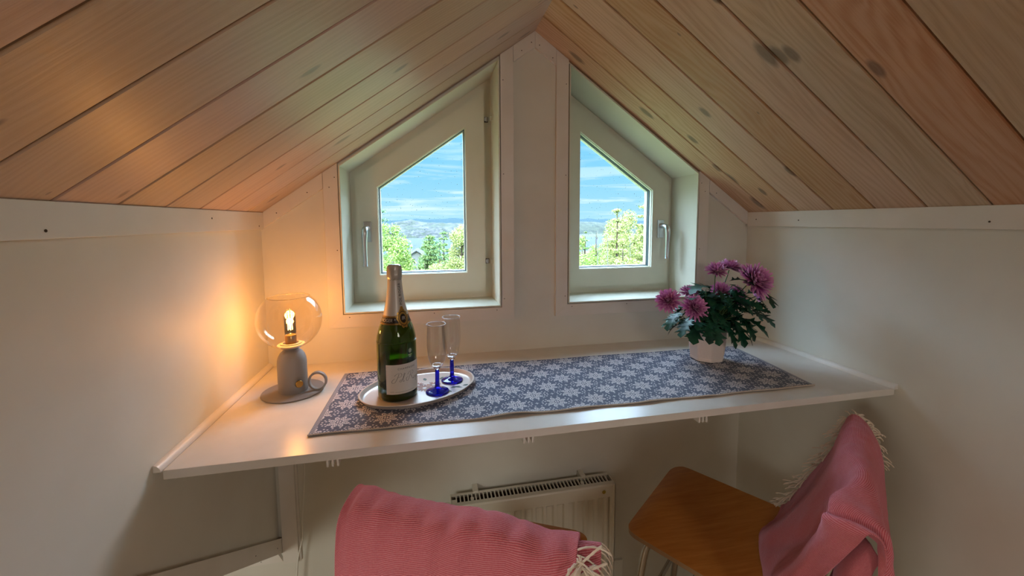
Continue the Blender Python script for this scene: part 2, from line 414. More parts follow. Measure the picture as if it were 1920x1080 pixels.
# trims ------------------------------------------------------------
def nail(mb, p, n, r=.0017):
    n = Vector(n).normalized(); a = n.orthogonal().normalized(); b = n.cross(a)
    mb.lathe([(r, 0), (r, .0006)], Vector(p), 8, M_DARK, True, True, ax=(a, b, n))
k = 1
def trim(build_fn, label):
    global k
    mb = MB(); build_fn(mb); o = mb.build('trim_%d' % k, M_WHITE); struct(o, label, 'trim'); k += 1
    return o
def t_left(mb):
    mb.box((.0, -T, .439), (T, -1.62, ZE+.006), M_WHITE, bev=.0008)
    for y, z in ((-.73, .450), (-.31, .470), (-.045, .449)): nail(mb, (T, y, z), (1, 0, 0), .0022)
trim(t_left, 'white painted board along the top of the left wall')
def t_right(mb):
    mb.box((W, -T, .436), (W-T, -2.5, ZE+.006), M_WHITE, bev=.0008)
    for y, z in ((-.055, .462), (-.235, .458), (-.71, .453)): nail(mb, (W-T, y, z), (-1, 0, 0), .0022)
trim(t_right, 'white painted board along the top of the right wall')
def strip(x0, x1, h, nails):
    def f(mb):
        mb.prism([(x0, -T, zr(x0)-h), (x1, -T, zr(x1)-h), (x1, -T, zr(x1)-.0005), (x0, -T, zr(x0)-.0005)], (0, T, 0), M_WHITE)
        for x, dz in nails: nail(mb, (x, -T, zr(x)-dz), (0, -1, 0))
    return f
trim(strip(T, CO0-.0012, .048, ((.05, .030), (.14, .030))), 'short sloping board left of the left window')
trim(strip(CO1+.001, XM-.0004, .052, ((.826, .035), (.86, .030))), 'sloping board under the ridge, left half')
trim(strip(XM+.0004, W-CO1-.001, .052, ((.888, .035), (.935, .040))), 'sloping board under the ridge, right half')
trim(strip(W-CO0+.0012, W-T, .048, ((1.59, .030),)), 'short sloping board right of the right window')
def t_low(mb):
    # board following the lower sloping edge of the left wall
    for (y0, y1) in ((0.0, -1.60),):
        z = lambda y: -.633-.7*y
        mb.prism([(0, y0-.002, z(y0)), (0, y1, z(y1)), (0, y1, z(y1)+.052), (0, y0-.002, z(y0)+.052)], (T, 0, 0), M_WHITE)
        nail(mb, (T, -.20, z(-.20)+.020), (1, 0, 0)); nail(mb, (T, -.05, z(-.05)+.02), (1, 0, 0))
trim(t_low, 'white board along the sloping lower edge of the left wall, under the shelf')
def t_post(mb):
    mb.box((.013, -T-.002, -.665), (.060, 0, -.0185), M_WHITE, bev=.0008)
    mb.box((.060, -.006, -.665), (.0665, 0, -.0185), M_WHITE)
trim(t_post, 'upright white board in the corner under the shelf')
def t_knee(mb):
    mb.prism([(-1.59, -T, -.657), (.0125, -T, -.657), (-.013, -T, -.605), (-1.59, -T, -.605)], (0, T, 0), M_WHITE)
    nail(mb, (-.053, -T, -.646), (0, -1, 0), .0014)
trim(t_knee, 'white board on the low wall beneath the sloping edge at the left')

# windows ----------------------------------------------------------
YS, YG = .145, .178
def window(idx, mir):
    root = bpy.data.objects.new('window_%d' % idx, None); COL.objects.link(root)
    c = mx((WX0+WX1)/2, mir); root.location = (c, 0, WZ0)
    struct(root, ('five-sided' if False else 'white framed slanting window on the %s, over the %s' % (('right', 'potted flowers') if mir else ('left', 'champagne bottle'))), 'window')
    X = lambda x: mx(x, mir)
    # casing boards with mitred lower corners
    zt = lambda x: ZE+SL*x-.0008
    b1 = MB(); b1.prism([(X(CO0), -T, CZ0), (X(WX0-.003), -T, WZ0-.003), (X(WX0-.003), -T, zt(WX0-.003)), (X(CO0), -T, zt(CO0))], (0, T, 0), M_WHITE)
    for z in ((.37, .60) if not mir else (.19, .35, .60)): nail(b1, (X(WX0-.012), -T, z), (0, -1, 0))
    nail(b1, (X(CO0+.018), -T, zt(CO0)-.045), (0, -1, 0))
    b1.build('casing_board', M_WHITE, root, bevel=.0008)
    b2 = MB(); b2.prism([(X(CO0), -T, CZ0), (X(CO1), -T, CZ0), (X(WX1+.003), -T, WZ0-.003), (X(WX0-.003), -T, WZ0-.003)], (0, T, 0), M_WHITE)
    for x in (.25, .52, .735): nail(b2, (X(x), -T, WZ0-.012), (0, -1, 0))
    b2.build('casing_board', M_WHITE, root, bevel=.0008)
    b3 = MB(); b3.prism([(X(CO1), -T, CZ0), (X(CO1), -T, zt(CO1)), (X(WX1+.003), -T, zt(WX1+.003)), (X(WX1+.003), -T, WZ0-.003)], (0, T, 0), M_WHITE)
    for z in (.19, .62, .93): nail(b3, (X(WX1+.012), -T, z), (0, -1, 0))
    b3.build('casing_board', M_WHITE, root, bevel=.0008)
    # reveal lining: four flat boards, slightly proud of the casing
    O = opening(0, .010, mir); I = opening(.0045, .010, mir); rv = MB()
    for i, nm in ((1, 'side'), (2, 'top'), (3, 'side')):
        j = (i+1) % 4
        rv.prism([(O[i][0], -T-.0015, O[i][1]), (O[j][0], -T-.0015, O[j][1]), (I[j][0], -T-.0015, I[j][1]), (I[i][0], -T-.0015, I[i][1])], (0, .19+T, 0), M_SASH)
    rv.build('reveal_lining', M_SASH, root)
    s_ = MB(); s_.prism([(O[0][0], -T-.0015, O[0][1]), (O[1][0], -T-.0015, O[1][1]), (I[1][0], -T-.0015, I[1][1]), (I[0][0], -T-.0015, I[0][1])], (0, .19+T, 0), M_SASH)
    s_.build('sill', M_SASH, root)
    # fixed frame ring and opening sash
    def ring(mb, A, B, y0, y1, m):
        n = len(A)
        for i in range(n):
            j = (i+1) % n
            mb.prism([(A[i][0], y0, A[i][1]), (A[j][0], y0, A[j][1]), (B[j][0], y0, B[j][1]), (B[i][0], y0, B[i][1])], (0, y1-y0, 0), m)
    def shape(x0, x1, z0, sl0, d): return [(X(x0), z0), (X(x1), z0), (X(x1), sl0+SL*x1-d), (X(x0), sl0+SL*x0-d)]
    fr = MB(); ring(fr, I, shape(.262, .708, .205, ZE, .070), YS+.012, .188, M_SASH); fr.build('window_frame', M_SASH, root)
    SA = shape(.2535, .7180, .1945, ZE, .047); GB = shape(.3295, .6480, .2665, ZE, .131)
    sh = MB(); ring(sh, SA, GB, YS, YS+.055, M_SASH); sh.build('sash', M_SASH, root)
    # stepped glazing beads between the sash and the glass
    for q, (d0, y0, m) in enumerate(((.0, .008, M_SASH), (.0022, .022, M_BEAD), (.0044, .034, M_SASH))):
        bd = MB(); A = shape(.3295+d0, .6480-d0, .2665+d0, ZE, .131+d0*1.2); B = shape(.3295+d0+.0022, .6480-d0-.0022, .2665+d0+.0022, ZE, .131+(d0+.0022)*1.2)
        ring(bd, A, B, YS+y0, YS+.055, m); bd.build('glazing_bead', m, root)
    G = shape(.334, .6435, .271, ZE, .136); pn = MB(); pn.prism([(x, YS+.045, z) for x, z in G], (0, .004, 0), M_PANE); pn.build('pane', M_PANE, root)
    # rain drops and specks on the outside of the glass
    rd = MB(); r = random.Random(5+idx)
    for _ in range(170):
        x = r.uniform(.335, .643); zz = r.betavariate(2.2, 1.6); ztop = ZE+SL*x-.14; z = .30+zz*(ztop-.30)
        if r.random() < .25: z = r.uniform(.28, ztop)
        s = r.choice((.0008, .0010, .0013, .0016)); rd.sphere((X(x), YS+.0505, z), s, M_DROP, 6, 4)
    tag(rd.build('rain_drops', M_DROP, root, smooth=True), 'dark specks of rain on the pane', None, None, 'stuff')
    # hinges on the tall side
    if not mir:
        for z in (.838, .308):
            h = MB(); h.box((X(.7195), YS+.004, z-.009), (X(.7335), YS+.016, z+.009), M_DARK)
            h.lathe([(.0042, -.0075), (.0042, .0075)], (X(.7275), YS+.002, z), 12, M_STEEL, True, True); h.box((X(.7200), YS-.001, z-.006), (X(.7235), YS+.012, z+.006), M_STEEL)
            h.box((X(.738), YS-.024, z-.007), (X(.7445), YS-.010, z+.007), M_SASH)
            h.build('hinge', M_STEEL, root)
    # lever handle
    hx = .2930; sg = -1 if not mir else 1
    hd = MB(); hd.box((X(hx)-.0135, YS-.009, .388), (X(hx)+.0135, YS, .462), M_STEEL, bev=.002)
    ho = hd.build('handle', M_STEEL, root)
    lv = MB(); x0 = X(hx)+.002*sg
    path = [(x0, YS-.006, .437), (x0, YS-.028, .437), (x0+.001*sg, YS-.044, .434), (x0+.002*sg, YS-.050, .424), (x0+.003*sg, YS-.050, .400), (x0+.003*sg, YS-.047, .360), (x0+.003*sg, YS-.046, .320), (x0+.003*sg, YS-.048, .304)]
    # smooth the lever path
    pts = []
    for i in range(len(path)-1):
        for t in range(4): pts.append(Vector(path[i]).lerp(Vector(path[i+1]), t/4))
    pts.append(Vector(path[-1])); 
    for _ in range(3): pts = [pts[0]] + [(pts[i-1]+pts[i]*2+pts[i+1])/4 for i in range(1, len(pts)-1)] + [pts[-1]]
    rr = [.0105 if i < 14 else .0105-.0030*min(1, (i-14)/6) for i in range(len(pts))]; rr[-1] = .0090; rr[-2] = .0085
    lv.tube(pts, rr, 12, M_STEEL); lo = lv.build('lever', M_STEEL, ho, smooth=True, auto=.7)
    lo.parent = ho; lo.matrix_parent_inverse = ho.matrix_world.inverted() if False else Matrix.Identity(4)
    lo.location = -Vector((0, 0, 0)); lo.matrix_parent_inverse = Matrix.Identity(4)
    return root
M_BEAD = mat('glazing_gasket', '4A5A60', .6)[0]
M_DROP = mat('rain_drop', '5A7F92', .1)[0]
window(1, False); window(2, True)

# ------------------------------------------------------------------ shelf worktop
DPT = .548; TT = .018; Q = .0117
sh = empty('window_shelf', (XM, -.27, -TT), 'long white worktop fixed under both windows, carrying the lamp and patterned runner', 'shelf')
b = MB(); b.box((.013, 0, -TT), (W-.004, -DPT, 0), M_BOARD, bev=.0008); b.build('board', M_BOARD, sh)
def quarter(x, sgn):
    mb = MB(); P = [(x, -.001, .0)] + [(x+sgn*Q*1.05*math.cos(a), -.001, Q*1.15*math.sin(a)) for a in [PI/2*i/8 for i in range(9)]]
    mb.prism(P, (0, -DPT-.004, 0), M_WHITE); o = mb.build('quarter_round', M_WHITE, sh, smooth=True, auto=.5); return o
quarter(0.0003, 1); quarter(W-.0003, -1)
for x in (.303, .720, 1.169):
    mb = MB(); mb.box((x-.012, -.02, -TT-.012), (x+.012, -.525, -TT-.0005), M_WHITE)
    for dx in (-.012, -.002, .008): mb.box((x+dx, -.02, -TT-.026), (x+dx+.004, -.527, -TT-.012), M_WHITE)
    mb.box((x-.012, -.0005, -TT-.20), (x+.012, -.012, -TT-.0005), M_WHITE)
    mb.prism([(x-.0015, -.012, -TT-.17), (x-.0015, -.012, -TT-.016), (x-.0015, -.40, -TT-.016)], (.003, 0, 0), M_WHITE)
    mb.build('bracket', M_WHITE, sh)

# ------------------------------------------------------------------ lamp
M_RIMG = mat('globe_rim_glass', 'E8D8B8', .05, trans=.6)[0]
LX, LY = .1365, -.2150
lamp = empty('table_lamp', (LX, LY, 0), 'lit grey candlestick lamp with a clear glass globe and ring handle', 'lamp')
lc = (LX, LY, 0)
MB().lathe([(1e-5, .0005), (.0758, .0005), (.0775, .002), (.0770, .0036), (1e-5, .0040)], lc, 72).build('base_disc', M_GREY, lamp, smooth=True, auto=.6)
prof = [(1e-5, .004), (.0355, .004), (.0362, .006), (.0362, .082), (.0352, .092), (.0325, .101), (.028, .109), (.0225, .1145), (.0165, .1175), (.0145, .119), (.0140, .123)]
MB().lathe(prof, lc, 56).build('body', M_GREY, lamp, smooth=True, auto=.9)
MB().lathe([(.013, .119), (.020, .121), (.0335, .1285), (.0345, .1305), (.033, .1325), (.026, .1335), (.0255, .1355), (.019, .1365), (.0185, .134), (1e-5, .134)], lc, 56).build('saucer', M_GREY, lamp, smooth=True, auto=.6)
R_, zc = .0800, .2000; a0, a1 = math.asin(.026/R_), PI-math.asin(.051/R_)
gp = [(R_*math.sin(a0+(a1-a0)*i/40), zc-R_*math.cos(a0+(a1-a0)*i/40)) for i in range(41)]
gp2 = [(r-.0012*r/R_, z) for r, z in reversed(gp)]
MB().lathe(gp+gp2, lc, 72).build('glass_globe', M_GLOBE, lamp, smooth=True)
rm = MB(); rm.tube([(LX+.0505*math.cos(2*PI*i/64), LY+.0505*math.sin(2*PI*i/64), gp[-1][1]) for i in range(64)], .0009, 6, closed=True); rm.build('globe_rim', M_RIMG, lamp, smooth=True)
bulb = MB().lathe([(.0115, .158), (.0135, .161), (.0142, .166), (.0142, .206), (.0130, .213), (.009, .2185), (1e-5, .2205)], lc, 32).build('bulb', M_BULB, lamp, smooth=True)
fm = MB()
for i in range(4):
    a = i*PI/2+.5; fm.tube([(LX+.0052*math.cos(a), LY+.0052*math.sin(a), .171), (LX+.0045*math.cos(a), LY+.0045*math.sin(a), .203)], .0011, 6)
fo = fm.build('filament', M_EMIT, bulb, smooth=True); fo.matrix_parent_inverse = Matrix.Translation(-Vector(lamp.location)) if False else Matrix.Identity(4)
fo.matrix_parent_inverse = Matrix.Identity(4)
cap = MB().lathe([(1e-5, .1345), (.0135, .1345), (.0140, .137), (.0140, .156), (.0128, .158), (1e-5, .158)], lc, 32).build('lamp_holder', M_BRASS, lamp, smooth=True, auto=.6)
hp = []; hcx = LX+.0655; hr = .0215
hm = MB(); N_ = 48
rows = []
for i in range(N_):
    a = 2*PI*i/N_; row = []
    for (dr, dy) in ((.0022, -.0058), (.0026, -.005), (.0026, .005), (.0022, .0058), (-.0022, .0058), (-.0026, .005), (-.0026, -.005), (-.0022, -.0058)):
        row.append((hcx+(hr+dr)*math.cos(a), LY-.012+dy+.0, .0290+(hr+dr)*math.sin(a)*1.08))
    rows.append(row)
rows.append(rows[0])
hm.grid(rows, closed=True); hm.build('ring_handle', M_GREY, lamp, smooth=True, auto=.6)
ka = math.radians(-52); kd = Vector((math.cos(ka), math.sin(ka), 0)); kx = kd.cross(Vector((0, 0, 1)))
MB().lathe([(1e-5, .0), (.006, 0), (.006, .003), (.0092, .003), (.0095, .004), (.0095, .007), (.0088, .0082), (1e-5, .0085)], Vector((LX, LY, .031))+kd*.0352, 24, ax=(kx, Vector((0, 0, 1)), kd)).build('dimmer_knob', M_BRASS, lamp, smooth=True, auto=.6)
bl = add_light('lamp_bulb_light', 'POINT', (LX, LY, .188), 2.0, (1, .44, .10), shadow_soft_size=.012)

# cord
cd = MB(); cps = [(LX-.03, LY+.035, .0042), (LX-.055, LY+.07, .0035), (LX-.075, LY+.12, .0035), (LX-.09, LY+.16, .0035), (LX-.082, LY+.196, .0030)]
def smooth_path(P, n=6, it=4):
    pts = []
    for i in range(len(P)-1):
        for t in range(n): pts.append(Vector(P[i]).lerp(Vector(P[i+1]), t/n))
    pts.append(Vector(P[-1]))
    for _ in range(it): pts = [pts[0]] + [(pts[i-1]+pts[i]*2+pts[i+1])/4 for i in range(1, len(pts)-1)] + [pts[-1]]
    return pts
cd = MB().tube(smooth_path([(.100, -.03, -.0195), (.0985, -.03, -.20), (.0975, -.03, -.336), (.089, -.03, -.445), (.082, -.03, -.53), (.083, -.035, -.565), (.074, -.035, -.60), (.064, -.035, -.64), (.0585, -.035, -.70), (.055, -.03, -.80), (.06, -.03, -.90), (.075, -.05, -1.0), (.12, -.06, FL+.004), (.3, -.05, FL+.004)]), .0028, 8)
co = cd.build('power_cord', M_CORD, None, smooth=True, loc=(.1, -.03, -.02)); tag(co, 'thin white cord hanging down the wall under the left end of the shelf', 'cord')

# ------------------------------------------------------------------ table runner (woven cells 3 mm)
def make_runner():
    NX, NY = 654, 177; r = random.Random(3)
    grid = [[0]*NX for _ in range(NY)]
    motif = set()
    for k_ in range(8):
        a = k_*PI/4 + PI/8
        for i in range(-14, 15):
            for j in range(-14, 15):
                x = i*math.cos(a)+j*math.sin(a); y = -i*math.sin(a)+j*math.cos(a)
                q = ((x-8.6)/4.9)**2 + (y/2.65)**2
                if q < 1 and not (q < .35 and i % 2 == 0): motif.add((i, j))
    for i in range(-3, 4):
        for j in range(-3, 4):
            if abs(i)+abs(j) < 4 and i % 3: motif.add((i, j))
    plus = {(i, j) for i in range(-2, 3) for j in range(-2, 3) if abs(i) < 1 or abs(j) < 1}
    blk = {(0, 0), (1, 0), (0, 1), (1, 1)}
    TX, TY = 52, 47
    def stamp(cx, cy, S):
        for i, j in S:
            x, y = cx+i, cy+j
            if 5 <= x < NX-5 and 1 <= y < NY-1: grid[y][x] = 1
    for gy in range(-1, NY//TY+2):
        for gx in range(-1, NX//TX+2):
            cx, cy = gx*TX, gy*TY
            stamp(cx+TX//2, cy, plus); stamp(cx, cy+TY//2, plus)
            for ox, oy in ((0, 0), (TX//2, TY//2)):
                stamp(cx+ox, cy+oy, motif)
                for sx_ in (-1, 1):
                    for sy2 in (-1, 1):
                        for (px, py) in ((15, 3), (4, 15), (13, 8), (17, 6), (19, 2)): stamp(cx+ox+sx_*px, cy+oy+sy2*py, blk)
    for _ in range(1500):
        x, y = r.randrange(6, NX-6), r.randrange(2, NY-3)
        if not any(grid[y+dy][x+dx] for dx in (-2, -1, 0, 1, 2) for dy in (-1, 0, 1)): stamp(x, y, {(0, 0), (1, 0)})
    A = Vector((.243, -.476)); B = Vector((1.548, -.487)); C = Vector((1.583, -.137)); D = Vector((.249, -.116))
    verts = []; faces = []; val = []
    def pz(u, v):
        edge = max(0, 1-v/.10)      # front edge lifts in places
        z = .0026
        for c0, wd, h in ((.345, .040, .0045), (.47, .045, .003), (.62, .03, .002), (.74, .02, .002), (.16, .06, .001)):
            z += edge*h*math.exp(-((u-c0)/wd)**2)
        z += .0007*math.sin(u*23)*math.sin(v*7+1)
        return z
    for j in range(NY+1):
        v = j/NY
        for i in range(NX+1):
            u = i/NX; p = A.lerp(B, u).lerp(D.lerp(C, u), v)
            yb = .0018*math.sin(u*40)*max(0, 1-v*8)
            verts.append((p.x, p.y+yb, pz(u, v)))
    for j in range(NY):
        for i in range(NX):
            a = j*(NX+1)+i; faces.append((a, a+1, a+NX+2, a+NX+1))
            val.append(float(grid[j][i]) if 5 <= i < NX-5 else (.45 if (i+j) % 3 else .12))
    root = empty('table_runner', (.9, -.3, 0), 'blue woven runner with white snowflake flowers laid along the shelf', 'table runner')
    me = bpy.data.meshes.new('woven_cloth'); me.from_pydata(verts, [], faces)
    at = me.attributes.new('weave', 'FLOAT', 'FACE'); at.data.foreach_set('value', val)
    me.polygons.foreach_set('use_smooth', [True]*len(me.polygons)); me.update()
    m, g, b = mat('woven_runner', '4A5570', .8, sheen=.2)
    f = g.new('ShaderNodeAttribute', attribute_name='weave').outputs['Fac']
    oc = g.new('ShaderNodeTexCoord').outputs['Object']; x, y, z = g.sep(oc)
    thr = g.noise(g.comb(g.math('MULTIPLY', x, 900), g.math('MULTIPLY', y, 120), 0.0), 1, 2)
    blue = g.mix(thr, lin('343C56'), lin('4C5570')); wht = g.mix(thr, lin('C0BCC0'), lin('E2DEE0'))
    g.l.new(g.mix(f, blue, wht), b.inputs['Base Color'])
    rib = g.math('SINE', g.math('MULTIPLY', x, 2*PI/.0015))
    g.l.new(g.bump(g.math('ADD', g.math('MULTIPLY', rib, .4), f), .35, .0006), b.inputs['Normal'])
    me.materials.append(m); o = bpy.data.objects.new('woven_cloth', me); COL.objects.link(o); o.parent = root; o.matrix_parent_inverse = Matrix.Translation(-root.location)
    sd = o.modifiers.new('thick', 'SOLIDIFY'); sd.thickness = .0018; sd.offset = -1
    mc = mat('runner_edge_cord', 'C9B9AC', .8)[0]; mc2 = mat('runner_end_hem', '5E6680', .8)[0]
    cm = MB(); pts = []
    for i in range(0, NX+1):
        q = Vector(verts[i]); pts.append(q + Vector((0, -.0008, .0006+.0007*math.sin(i*2.4))))
    cm.tube(pts, [.0019+.0004*math.sin(i*2.4) for i in range(len(pts))], 6); cm.build('edge_cord', mc, root, smooth=True)
    return root
make_runner()

# ------------------------------------------------------------------ tray
tray = empty('serving_tray', (.4745, -.285, .0035), 'small oval tray printed with brown flowers, holding the bottle and both glasses', 'tray')
tc_ = Vector((.4735, -.2850)); ta = math.radians(23); TA_, TB_ = .158, .112
def tpt(f, a, z): 
    x, y = TA_*f*math.cos(a), TB_*f*math.sin(a)
    if f > .8: x, y = (TA_-(1-f)*.12)*math.cos(a), (TB_-(1-f)*.12)*math.sin(a)
    return (tc_.x + x*math.cos(ta)-y*math.sin(ta), tc_.y + x*math.sin(ta)+y*math.cos(ta), z)
mt, g, b = mat('tray_laminate', 'D8CBC2', .28, .25, coat=.4)
M_TRAYW = mt
rows = []; uvs = []
for f, z in ((.02, .0062), (.5, .0062), (.86, .0062), (.90, .0066), (.925, .0085), (.955, .0150), (.97, .0170), (1.0, .0172), (1.005, .0160), (.985, .0145), (.955, .0110), (.93, .0050), (.90, .0042), (.5, .0040), (.02, .0040)):
    rows.append([tpt(f, 2*PI*i/96, z) for i in range(96)])
tm = MB(); tm.grid(rows, closed=True); n = len(rows)
tm.v.append(tpt(0, 0, .0062)); 
tm.add([tpt(.02, 2*PI*i/96, .0062) for i in range(96)], [tuple(range(96))]); tm.add([tpt(.02, 2*PI*i/96, .0040) for i in range(96)], [tuple(range(96))])
tm.v.pop(96*n) if False else None
tm.build('tray_body', M_TRAYW, tray, smooth=True, auto=.7)
# printed flower spray: thin shapes on the tray surface
M_PF = mat('printed_brown_petals', 'A8623E', .5)[0]; M_PF2 = mat('printed_dark_petals', '7C4430', .5)[0]; M_PL = mat('printed_grey_leaves', '4E5A4C', .5)[0]
pr = MB(); rnd = random.Random(8); pz_ = .00635
def petal_flat(c, a, l, wd, m):
    c = Vector((c[0], c[1], pz_ + rnd.uniform(0, .00015))); d = Vector((math.cos(a), math.sin(a), 0)); n_ = Vector((-d.y, d.x, 0))
    P = [c, c+d*l*.35+n_*wd*.5, c+d*l*.75+n_*wd*.42, c+d*l, c+d*l*.75-n_*wd*.42, c+d*l*.35-n_*wd*.5]
    pr.add([tuple(q) for q in P], [(0, 1, 2, 3, 4, 5)], m)
for (x, y, R0, n0) in ((.487, -.285, .022, 16), (.512, -.268, .020, 14), (.470, -.262, .016, 12), (.500, -.300, .012, 10)):
    for ring_ in (1, .6):
        for i in range(n0):
            a = 2*PI*i/n0+rnd.uniform(-.1, .1)
            petal_flat((x+R0*ring_*.35*math.cos(a), y+R0*ring_*.35*math.sin(a)), a, R0*ring_*.75, R0*.28, M_PF if rnd.random() < .6 else M_PF2)
pr.build('printed_flowers', M_PF, tray); pr = MB()
for (x, y, a, l) in ((.555, -.300, .3, .03), (.560, -.290, -.4, .032), (.575, -.282, .9, .028), (.545, -.31, -.9, .022), (.590, -.29, .2, .02), (.49, -.235, 1.8, .022), (.53, -.235, 1.1, .022), (.455, -.300, 3.6, .02)):
    petal_flat((x, y), a, l, .010, M_PL)
pr.build('printed_leaves', M_PL, tray)

# ------------------------------------------------------------------ champagne bottle
BX, BY, BZ = .4190, -.3100, .0068
bot = empty('champagne_bottle', (BX, BY, BZ), 'green champagne bottle with pale foil neck and cream label on the oval tray', 'bottle')
bc = (BX, BY, BZ)
PR = [(.0360, 0.0), (.0440, .0004), (.0480, .004), (.0500, .012), (.0500, .135), (.0496, .150), (.0475, .165), (.0435, .180), (.0385, .193), (.0335, .206), (.0290, .222), (.0250, .240), (.0215, .260), (.0190, .280), (.0172, .300), (.0165, .315)]
def catmull(P, n=5):
    out = []
    for i in range(len(P)-1):
        p0 = P[max(i-1, 0)]; p1 = P[i]; p2 = P[i+1]; p3 = P[min(i+2, len(P)-1)]
        for k_ in range(n):
            t = k_/n
            out.append(tuple(.5*((2*p1[j])+(-p0[j]+p2[j])*t+(2*p0[j]-5*p1[j]+4*p2[j]-p3[j])*t*t+(-p0[j]+3*p1[j]-3*p2[j]+p3[j])*t**3) for j in range(len(p1))))
    out.append(tuple(P[-1])); return out
PRs = catmull(PR, 4)
def rad(z):
    for i in range(len(PRs)-1):
        if PRs[i][1] <= z <= PRs[i+1][1] and PRs[i+1][1] > PRs[i][1]:
            t = (z-PRs[i][1])/(PRs[i+1][1]-PRs[i][1]); return PRs[i][0]+(PRs[i+1][0]-PRs[i][0])*t
    return PRs[-1][0]
inner = [(max(r-.0035, .004), max(z, .006)) for r, z in reversed(PRs)]
MB().lathe([(1e-5, .012), (.030, .003)]+PRs+[(.0125, .3155)]+inner[1:-6]+[(1e-5, .010)], bc, 64).build('bottle_glass', M_BOTTLE, bot, smooth=True)
wz = .110
wp = [(1e-5, .0125)]+[(r-.0045, max(z, .0125)) for r, z in PRs if z < wz and r > .046]+[(rad(wz)-.0045, wz), (1e-5, wz)]
MB().lathe(wp, bc, 48).build('wine', M_WINE, bot, smooth=True, auto=.6)
def wrapped(name, m, a0, a1, z0, z1, off, parent, na=24, nz=6, uvf=None):
    mb = MB(); rows = []
    for i in range(nz+1):
        z = z0+(z1-z0)*i/nz; r = rad(z)+off
        rows.append([(BX+r*math.cos(a0+(a1-a0)*j/na), BY+r*math.sin(a0+(a1-a0)*j/na), BZ+z) for j in range(na+1)])
    mb.grid(rows); return mb.build(name, m, parent, smooth=True)
# foil sleeve and wired foil cap
fz0 = .214; fp = [(rad(z)+.0006, z) for z in [fz0+(.305-fz0)*i/20 for i in range(21)]]
MB().lathe([(fp[0][0]-.0005, fz0)]+fp, bc, 56).build('foil_sleeve', M_FOILW, bot, smooth=True)
cm_ = MB(); rows = []
for i in range(15):
    z = .303+(.341-.303)*i/14; base_r = .0172 if z < .309 else .0186
    if z > .334: base_r = .0186-(z-.334)*.30
    rows.append([((base_r+.0007*math.sin(j*1.7+z*900)+.0006*math.sin(j*3.1+z*300)+.0009*rnd.uniform(-1, 1)*(1 if .312 < z < .338 else .3)) , 2*PI*j/56, z) for j in range(56)])
rows = [[(BX+r*math.cos(a), BY+r*math.sin(a), BZ+z) for r, a, z in row] for row in rows]
cm_.grid(rows, closed=True)
cm_.lathe([(.0160, .341), (.0135, .3435), (1e-5, .344)], bc, 56); cm_.build('foil_cap', M_FOIL, bot, smooth=True)
# neck band
cam_a = math.atan2(-1.376-BY, .509-BX)    # direction of the viewer's side of the bottle
band = wrapped('neck_band', M_BLACKB, 0, 2*PI, .1955, .2150, .0009, bot, 64, 6)
for z0, z1 in ((.1950, .1962), (.1975, .1983), (.2118, .2126), (.2140, .2156)):
    bb = wrapped('gold_rule', M_GOLD, 0, 2*PI, z0, z1, .0012, band, 64, 1)
    bb.matrix_parent_inverse = Matrix.Identity(4)
def font_mesh(text, size, shear=0.0, spacing=1.0):
    c = bpy.data.curves.new('t', 'FONT'); c.body = text; c.size = size; c.shear = shear; c.align_x = 'CENTER'; c.align_y = 'CENTER'; c.space_character = spacing; c.resolution_u = 3
    o = bpy.data.objects.new('t', c); COL.objects.link(o); dg = bpy.context.evaluated_depsgraph_get(); dg.update()
    me = bpy.data.meshes.new_from_object(o.evaluated_get(dg)); V = [v.co.copy() for v in me.vertices]; Fc = [tuple(p.vertices) for p in me.polygons]
    bpy.data.objects.remove(o); bpy.data.curves.remove(c); bpy.data.meshes.remove(me); return V, Fc
def subdiv(V, Fc, maxl):
    bm = bmesh.new(); vs = [bm.verts.new(v) for v in V]
    for f in Fc:
        try: bm.faces.new([vs[i] for i in f])
        except ValueError: pass
    bmesh.ops.triangulate(bm, faces=bm.faces)
    for _ in range(3):
        E = [e for e in bm.edges if e.calc_length() > maxl]
        if not E: break
        bmesh.ops.subdivide_edges(bm, edges=E, cuts=1); bmesh.ops.triangulate(bm, faces=[f for f in bm.faces if len(f.verts) > 3])
    bm.verts.index_update(); r = ([v.co.copy() for v in bm.verts], [tuple(v.index for v in f.verts) for f in bm.faces]); bm.free(); return r
def wrap_text(mb, V, Fc, ang, z, off, vertical=False, m=None):
    V, Fc = subdiv(V, Fc, .004); P = []
    for q in V:
        x, y = q.x, q.y
        if vertical: x, y = -q.y, q.x
        zz = z+y; r = rad(min(max(zz, 0), .31))+off; a = ang+x/r; P.append((BX+r*math.cos(a), BY+r*math.sin(a), BZ+zz))
    mb.add(P, Fc, m)
# cream front label
LA0, LA1 = cam_a-math.radians(33), cam_a+math.radians(88); LAC = (LA0+LA1)/2
lab = wrapped('label', M_LABEL, LA0, LA1, .0200, .0960, .0005, bot, 40, 8)
tx = MB()
V, Fc = font_mesh('CHAMPAGNE', .0070, 0, 1.25); wrap_text(tx, V, Fc, LAC+.02, .0845, .0009, m=M_INKG)
to = tx.build('printed_heading', M_INKG, lab); to.matrix_parent_inverse = Matrix.Identity(4); tx = MB()
def rule_(x0, x1, z):
    V = [Vector((x0, -.00025, 0)), Vector((x1, -.00025, 0)), Vector((x1, .00025, 0)), Vector((x0, .00025, 0))]
    wrap_text(tx, V, [(0, 1, 2, 3)], LAC, z, .0009, m=M_INKG)
rule_(-.044, -.034, .0265); rule_(-.031, .020, .0255)
to = tx.build('printed_small_line', M_INKG, lab); to.matrix_parent_inverse = Matrix.Identity(4); tx = MB()
